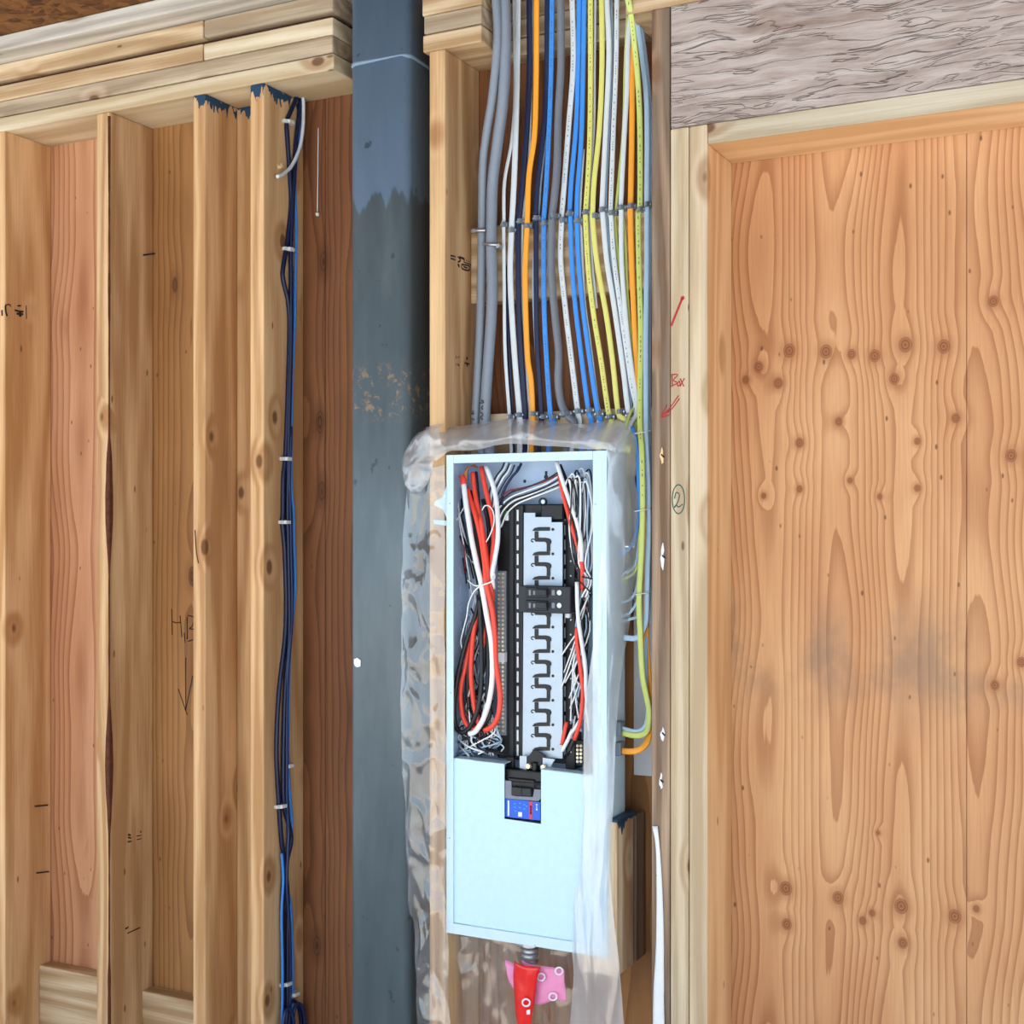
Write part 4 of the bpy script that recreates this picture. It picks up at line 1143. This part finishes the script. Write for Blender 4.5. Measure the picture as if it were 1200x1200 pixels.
w1 = wire([(543, 565, .02), (546, 590, .015), (553, 633, .01), (559, 662, .006), (564, 684, .004), (571, 725, .006), (576, 755, .008), (576.5, 800, .008), (569, 836, .006), (558, 856, .004), (550, 860, .006)], 6.6, M['white'], 'thick white wire with a red taped end, looping to the lower left')
tp_ = tube('red_tape_end', [at(541, 558, .022), at(542.5, 562, .021), at(543.3, 568, .019)], .0068, M['red'], w1, sides=8, n=2); tp_['label'] = 'red tape on the cut end'
wire([(547, 572, .035), (551, 586, .03), (558, 606, .022), (564, 633, .018), (568, 660, .01), (570, 684, .004), (577, 715, .008), (580, 745, .01), (581, 775, .01), (586, 812, .01), (584.5, 836, .01), (578, 850, .01), (568, 856, .012)], 6.6, M['red'], 'thick red wire looping down the right of the left bundle')
wire([(554, 553, .045), (556, 575, .04), (561, 600, .032), (567, 630, .026), (571.5, 660, .02), (574, 684, .012), (577, 700, .02), (572, 730, .03), (566, 760, .034)], 6.0, M['red'], 'red wire beside the black ones, straight down through the white tie')
wire([(564, 547, .05), (569, 573, .042), (575, 597, .036), (579, 627, .03), (578, 645, .024), (575, 670, .016), (573, 690, .018), (562, 712, .024), (556, 735, .02), (553, 762, .018), (552, 792, .016), (555, 822, .014), (560, 845, .014), (565, 853, .02)], 6.2, M['red'], 'red wire from the panel top left, crossing to the inner left loop')
wire([(563, 605, .018), (567, 635, .014), (571, 665, .009), (572, 684, .006)], 5.5, M['red'], 'short red wire with a black cut end in the left bundle')
wire([(553, 730, .03), (547, 774, .024), (540, 807, .018), (541.5, 835, .014), (547, 849, .012), (554, 854.5, .012), (562, 850, .014)], 5.6, M['red'], 'red wire loop farthest left in the panel')
wire([(570, 547, .046), (579, 573, .036), (583, 600, .026), (583.5, 630, .022), (580, 655, .018), (577, 672, .012), (578, 690, .02)], 6.0, M['white'], 'thick white wire from the panel top left down to the white tie')
wire([(557, 553, .05), (560, 587, .045), (562, 620, .04), (565, 660, .03), (564, 690, .02), (556, 725, .018), (548, 747, .016), (541, 772, .014), (535, 800, .012), (532, 830, .01), (534, 851, .01), (542, 858.5, .008), (552, 850, .006), (560, 830, .006), (564, 800, .008), (564, 760, .01), (563, 725, .012), (562, 700, .012)], 5.8, M['blackw'], 'black wire forming the biggest loop at the lower left of the panel')
wire([(551, 575, .045), (556, 610, .036), (562, 650, .03), (567, 690, .022), (571, 730, .02), (572, 780, .018), (571, 815, .016), (574, 838, .014), (566, 850, .014), (556, 862, .014)], 5.4, M['blackw'], 'black wire behind the thick white loop')
wire([(566, 585, .045), (573, 620, .04), (571, 660, .03), (568, 695, .026), (561, 730, .03), (551, 760, .028), (548, 800, .026), (550, 835, .024)], 5.4, M['blackw'], 'black wire between the red loops at the lower left')
wire([(548, 600, .05), (556, 640, .04), (561, 680, .03), (566, 720, .034), (568, 770, .034), (560, 815, .03)], 5.0, M['blackw'], 'black wire deep in the left bundle')
# right bundle, thick ones
wire([(652, 541, .03), (662, 572, .022), (669, 592, .018), (676, 612, .014), (681, 635, .012), (681.5, 658, .012)], 5.2, M['white'], 'thick white wire slanting in from the panel top right')
wire([(656, 558, .034), (659, 575, .03), (664, 595, .026), (670, 617, .02), (678, 643, .018), (682, 662, .014), (682.5, 680, .016), (681, 705, .03)], 5.2, M['red'], 'red wire slanting beside the white one at the panel top right')
wire([(656, 545, .04), (666, 570, .034), (674, 600, .03), (680, 640, .026), (679, 675, .02), (681, 710, .026), (684, 750, .026), (688, 790, .03)], 5.0, M['blackw'], 'black wire running down the right bundle')
wire([(676, 682, .01), (676.5, 705, .008), (678, 728, .008), (682, 755, .008), (686, 780, .01), (686.5, 807, .014), (684, 835, .02), (675, 852, .022), (670, 858, .022)], 5.0, M['white'], 'thick white wire below the black tie on the right')
wire([(676, 735, .016), (676, 752, .014), (680, 783, .012), (683, 812, .012), (680, 845, .012), (673, 867, .014)], 5.0, M['red'], 'red wire curving down the lower right bundle')
wire([(664, 846, .03), (661.5, 858, .028), (658.5, 873, .026)], 5.0, M['red'], 'short red wire end at the lower right, left of the curving one')
wire([(671, 855, .024), (665, 868, .02), (658.5, 880, .018)], 4.6, M['white'], 'short white wire end beside the lower cover on the right')
wire([(678, 842, .026), (674, 862, .022), (665, 884, .02)], 4.6, M['blackw'], 'short black wire end beside the lower cover on the right')
wire([(682, 676, .006), (690, 677.5, .004), (696, 679, .006)], 1.8, M['blackw'], 'black tie wire pulled across the right bundle', None, 'tie_wire')
wire([(673, 677, .004), (681, 683, .003), (688, 690, .003), (695, 697, .006)], 1.8, M['blackw'], 'black tie wire slanting down across the right bundle', None, 'tie_wire')
# the white tie round the left bundle with its long tail
wire([(548, 680, .012), (556, 686, .002), (563, 686, -.003), (570, 684, -.003), (577, 681, -.001), (580, 676, .006), (579, 671, .012)], 1.8, M['white'], 'white tie wire knotted round the left bundle', None, 'tie_wire')
wire([(562, 687, -.002), (555, 694, .0), (549, 708, .006), (547, 722, .01), (543, 738, .014), (540, 752, .016), (543, 764, .016)], 1.7, M['white'], 'twisted white tail hanging from the tie on the left bundle', None, 'tie_wire')
wire([(565, 598, .012), (568, 593, .01), (573, 593, .008), (578, 600, .006), (579, 612, .006), (575, 625, .008), (570, 635, .012)], 1.5, M['white'], 'thin white wire curled in a hook over the left bundle', None)
# copper strands
for k in range(5):
    wire([(543 + k * 1.0, 566 - k, .035), (543 + k, 556 - k * 1.2, .036), (546 + k * 1.3, 549 - k * .6, .04), (552 + k, 546 - k * .3, .05), (560, 548, .06)], 1.5, M['copper'], 'bare copper strand at the upper left corner of the panel', 'bare copper strands')
# black, white and red wires crossing from left to right at the top
CR = [((655, 553), (638, 563), (615, 572), (597, 578), (584, 592), (578, 605)), ((656, 557), (640, 567), (615, 576), (598, 583), (586, 594), (580, 606)),
      ((656, 561), (640, 570), (618, 579), (600, 585), (588, 596), (582, 608)), ((657, 564), (640, 573), (618, 581), (602, 587), (590, 598), (584, 612)),
      ((657, 567), (642, 573), (618, 583), (602, 590), (591, 600), (585, 616)), ((655, 556), (636, 565), (612, 572), (595, 576), (584, 588), (577, 598)), ((658, 570), (640, 577), (616, 586), (604, 592), (594, 602), (587, 618))]
CM = ['blackw', 'white', 'blackw', 'white', 'blackw', 'darkred', 'white']
CN = ['black wire topmost of those crossing below the panel top', 'white wire upper of the three crossing below the panel top', 'black wire second of those crossing below the panel top', 'white wire middle of the three crossing below the panel top',
      'black wire lowest of those crossing below the panel top', 'dark red wire crossing below the panel top', 'white wire lowest of the three crossing below the panel top']
for pts, m_, lb in zip(CR, CM, CN):
    wire([(a, c, .05 - .002 * k) for k, (a, c) in enumerate(pts)], 2.0, M[m_], lb, 'wires crossing at the panel top')
TW = [('blackw', 591, 542, 574, 574), ('white', 594, 542, 577, 574), ('blackw', 597, 543, 579, 577), ('white', 599, 544, 580, 580), ('blackw', 603, 545, 581, 586), ('c_grey', 607, 546, 583, 588), ('c_navy', 611, 543, 590, 576)]
for k, (m_, a, c, e, f) in enumerate(TW):
    wire([(a, c, .06), ((a * .8 + e * .2), c * .75 + f * .25, .055), ((a + e) / 2 - 1, (c + f) / 2, .05), (e, f, .045), (e - 2, f + 16, .04)], 1.9 if m_ != 'c_navy' else 3.4, M[m_],
         ('first', 'second', 'third', 'fourth', 'fifth', 'sixth', 'seventh')[k] + ' wire from left of those slanting in at the panel top', 'wires slanting from the panel top')


def bundle(n, starts, ends, mids, wr, pal, group, place, y0, y1):
    for k in range(n):
        s = (random.uniform(*starts[0]), random.uniform(*starts[1])); e = (random.uniform(*ends[0]), random.uniform(*ends[1]))
        m_ = random.choices([p[0] for p in pal], [p[1] for p in pal])[0]
        pts = [(s[0], s[1], random.uniform(y0, y1))]
        for (mx, my) in mids:
            pts.append((random.uniform(*mx), random.uniform(*my), random.uniform(y0, y1)))
        pts.append((e[0], e[1], random.uniform(y0, y1)))
        nm = {'white': 'white', 'blackw': 'black', 'darkred': 'dark red', 'c_lblue': 'pale blue', 'c_grey': 'grey'}[m_]
        wire(pts, random.uniform(*wr), M[m_], 'thin ' + nm + ' wire in ' + place, 'thin %s wires in %s' % (nm, place), 'thin_wire')


PALW = [('white', 6), ('blackw', 6), ('c_lblue', 2), ('darkred', 1)]
# arching over and hanging down the right side
for k in range(26):
    m_ = random.choices(['white', 'blackw', 'c_lblue'], [6, 7, 2])[0]
    nm = {'white': 'white', 'blackw': 'black', 'c_lblue': 'pale blue'}[m_]
    a = random.uniform(664, 690); top = random.uniform(549, 566); e = min(694, a + random.uniform(3, 9)); b_ = min(693.5, max(674, a + random.uniform(-4, 8)))
    yy = random.uniform(.012, .05)
    wire([(a - random.uniform(2, 6), top + random.uniform(8, 20), yy + .012), (a, top, yy), (min(693, a + 4), top + 4, yy - .004), (e, top + 28, yy - .006), (min(694, e + random.uniform(-3, 2)), 620, yy), (b_, 660, yy), (random.uniform(681, 693), 680, yy), (random.uniform(676, 693), 700, yy)],
         random.uniform(1.8, 2.4), M[m_], 'thin ' + nm + ' wire in the bundle arching down the right of the panel', 'thin %s wires arching down the right' % nm, 'thin_wire')
bundle(28, ((680, 693), (690, 705)), ((668, 692), (800, 868)), [((674, 692), (735, 745)), ((668, 690), (775, 790))], (1.6, 2.2), PALW, '', 'the tangle at the lower right of the panel', .015, .05)
for k, (a, c, e, f) in enumerate(((676, 742, 658, 768), (675, 748, 661, 788), (674, 760, 658, 806), (676, 775, 662, 800), (678, 790, 667, 818), (679, 800, 668, 830))):
    wire([(a, c, .02), ((a + e) / 2 + 1, (c + f) / 2 - 2, .024), (e, f, .03)], 1.7, M['white'], 'thin white wire end sticking out to the left at the lower right bundle', 'thin white wire ends on the lower right', 'thin_wire')
bundle(11, ((532, 545), (572, 600)), ((545, 560), (660, 700)), [((533, 546), (606, 620)), ((540, 553), (636, 650))], (1.6, 2.2), PALW, '', 'the upper left of the panel', .025, .06)
bundle(34, ((538, 578), (800, 848)), ((535, 596), (880, 887)), [((536, 584), (852, 862)), ((536, 590), (868, 876))], (1.7, 2.3), PALW, '', 'the tangle at the lower left of the panel', .01, .045)
bundle(22, ((548, 568), (690, 720)), ((540, 578), (810, 850)), [((545, 570), (735, 750)), ((540, 576), (775, 790))], (1.7, 2.4), PALW, '', 'the middle of the left bundle', .03, .06)

# ------------------------------------------------------------------ plastic cover around the panel
pc = empty('plastic_cover', at(600, 1190, -.03), 'clear crumpled plastic sheet wrapped round the breaker panel', 'plastic sheet')
f1 = film('left_flap', [at(a, c, -.010) for a, c in ((480, 555), (474, 610), (471, 700), (471, 800), (473, 900), (476, 960), (480, 1062), (485, 1080), (488, 1140), (491, 1230))],
          [at(a, c, -.020) for a, c in ((522, 545), (522, 610), (522, 700), (523, 800), (523, 900), (523, 960), (523, 1062), (525, 1100), (526, 1140), (530, 1230))], M['film'], pc, 260, 48, .0135, (22, 11), 1.3)
film('top_fold', [at(a, c, .03) for a, c in ((500, 501), (515, 498), (530, 500), (560, 497), (600, 490), (640, 493), (680, 497), (722, 492), (740, 505))],
     [at(a, c, -.018) for a, c in ((512, 540), (520, 534), (530, 528), (560, 527), (600, 520), (640, 523), (680, 525.5), (711, 528), (722, 532))], M['film_dense'], pc, 150, 40, .009, (18, 26), 4.1, puff=.02)
film('corner_fold', [at(a, c, -.012) for a, c in ((520, 497), (505, 499), (490, 507), (479, 522), (472, 545), (473, 565), (483, 579))],
     [at(a, c, -.022) for a, c in ((524, 526), (518, 530), (513, 535), (509, 540), (506, 552), (502, 566), (494, 577))], M['film_dense'], pc, 70, 28, .012, (26, 26), 7.7, puff=.02)
film('right_flap', [at(a, c, .052) for a, c in ((738, 503), (746, 516), (744, 560), (748, 585), (745, 640), (742, 700), (736, 745))] + [at(a, c, y) for a, c, y in ((729, 790, .03), (723, 850, .01), (720, 900, 0), (718, 950, -.01), (714, 1000, -.012), (715, 1030, -.012), (720, 1080, -.01), (727, 1140, -.01), (733, 1230, -.01))],
     [at(a, c, -.02) for a, c in ((711, 529), (714, 545), (712, 575), (706, 640), (701, 700), (697, 745), (691, 790), (686, 830), (684, 900), (683, 950), (680, 1000), (672, 1060), (670, 1110), (672, 1150), (667, 1230))], M['film_dense'], pc, 260, 56, .0075, (42, 4.5), 2.6, puff=.012)
film('lower_curtain', [at(a, c, .052) for a, c in ((526, 1096), (527, 1140), (528, 1230))], [at(a, c, .052) for a, c in ((690, 1106), (690, 1150), (688, 1230))], M['film'], pc, 70, 70, .012, (20, 9), 5.5)

# ------------------------------------------------------------------ conduit fitting and tapes under the panel
cf = empty('conduit_fitting', at(622, 1130, .02), 'threaded metal conduit fitting under the breaker panel', 'fitting')
c0 = at(621, 1106, .02); c0.z = pz0
bm = bmesh.new(); add_disc(bm, c0, .031, (0, 0, -1), .006, 8); link('lock_nut', bm, M['zinc'], cf)
bm = bmesh.new(); add_disc(bm, c0 - Vector((0, 0, .006)), .0165, (0, 0, -1), .04, 20)
for k in range(3):
    z_ = .012 + k * .010
    add_disc(bm, c0 - Vector((0, 0, z_)), .0165, (0, 0, -1), .003, 20, .0195); add_disc(bm, c0 - Vector((0, 0, z_ + .003)), .0195, (0, 0, -1), .003, 20, .0165)
link('threaded_neck', bm, M['zinc'], cf)
r1 = film('tape_strip', [at(a, c, -.002) for a, c in ((603, 1126), (602, 1145), (603, 1170), (605, 1195), (607, 1235))], [at(a, c, -.012) for a, c in ((634, 1133), (630, 1150), (627, 1170), (623, 1195), (620, 1235))], M['red_tape'], None, 24, 10, .006, (50, 18), 9.0, .0006, puff=.008)
tag(r1, 'glossy red tape strip hanging below the conduit fitting', 'tape')
r2 = film('tape_strip', [at(a, c, .004) for a, c in ((612, 1125), (622, 1130), (645, 1133), (661, 1136))], [at(a, c, .0) for a, c in ((615, 1172), (632, 1178), (648, 1172), (664, 1174))], M['pink_tape'], None, 16, 12, .004, (40, 30), 3.0, .0006)
tag(r2, 'pink tape with white circles behind the red strip', 'tape')
r3 = film('tape_strip', [at(a, c, .008) for a, c in ((592, 1125), (600, 1128), (604, 1132))], [at(a, c, .006) for a, c in ((597, 1150), (600, 1156), (604, 1162))], M['pink_tape'], None, 8, 6, .003, (40, 30), 6.0, .0006)
tag(r3, 'small pale pink tape end left of the red strip', 'tape')
for (a, c, y, par) in ((655, 1138, -.004, r2), (648, 1168, -.006, r2), (634, 1145, -.004, r2), (616.5, 1175, -.026, r1)):
    pts = [at(a + 4.4 * math.cos(t * .5236), c + 4.2 * math.sin(t * .5236), y) for t in range(13)]
    tube('printed_ring', pts, .0019, M['print_white'], par, ry=.0004, sides=6, n=2)
prism('printed_mark', [at(a, c, -.026) for a, c in ((617, 1184), (621, 1183), (621, 1188.5), (617, 1189))], (0, .0004, 0), M['print_white'], r1)
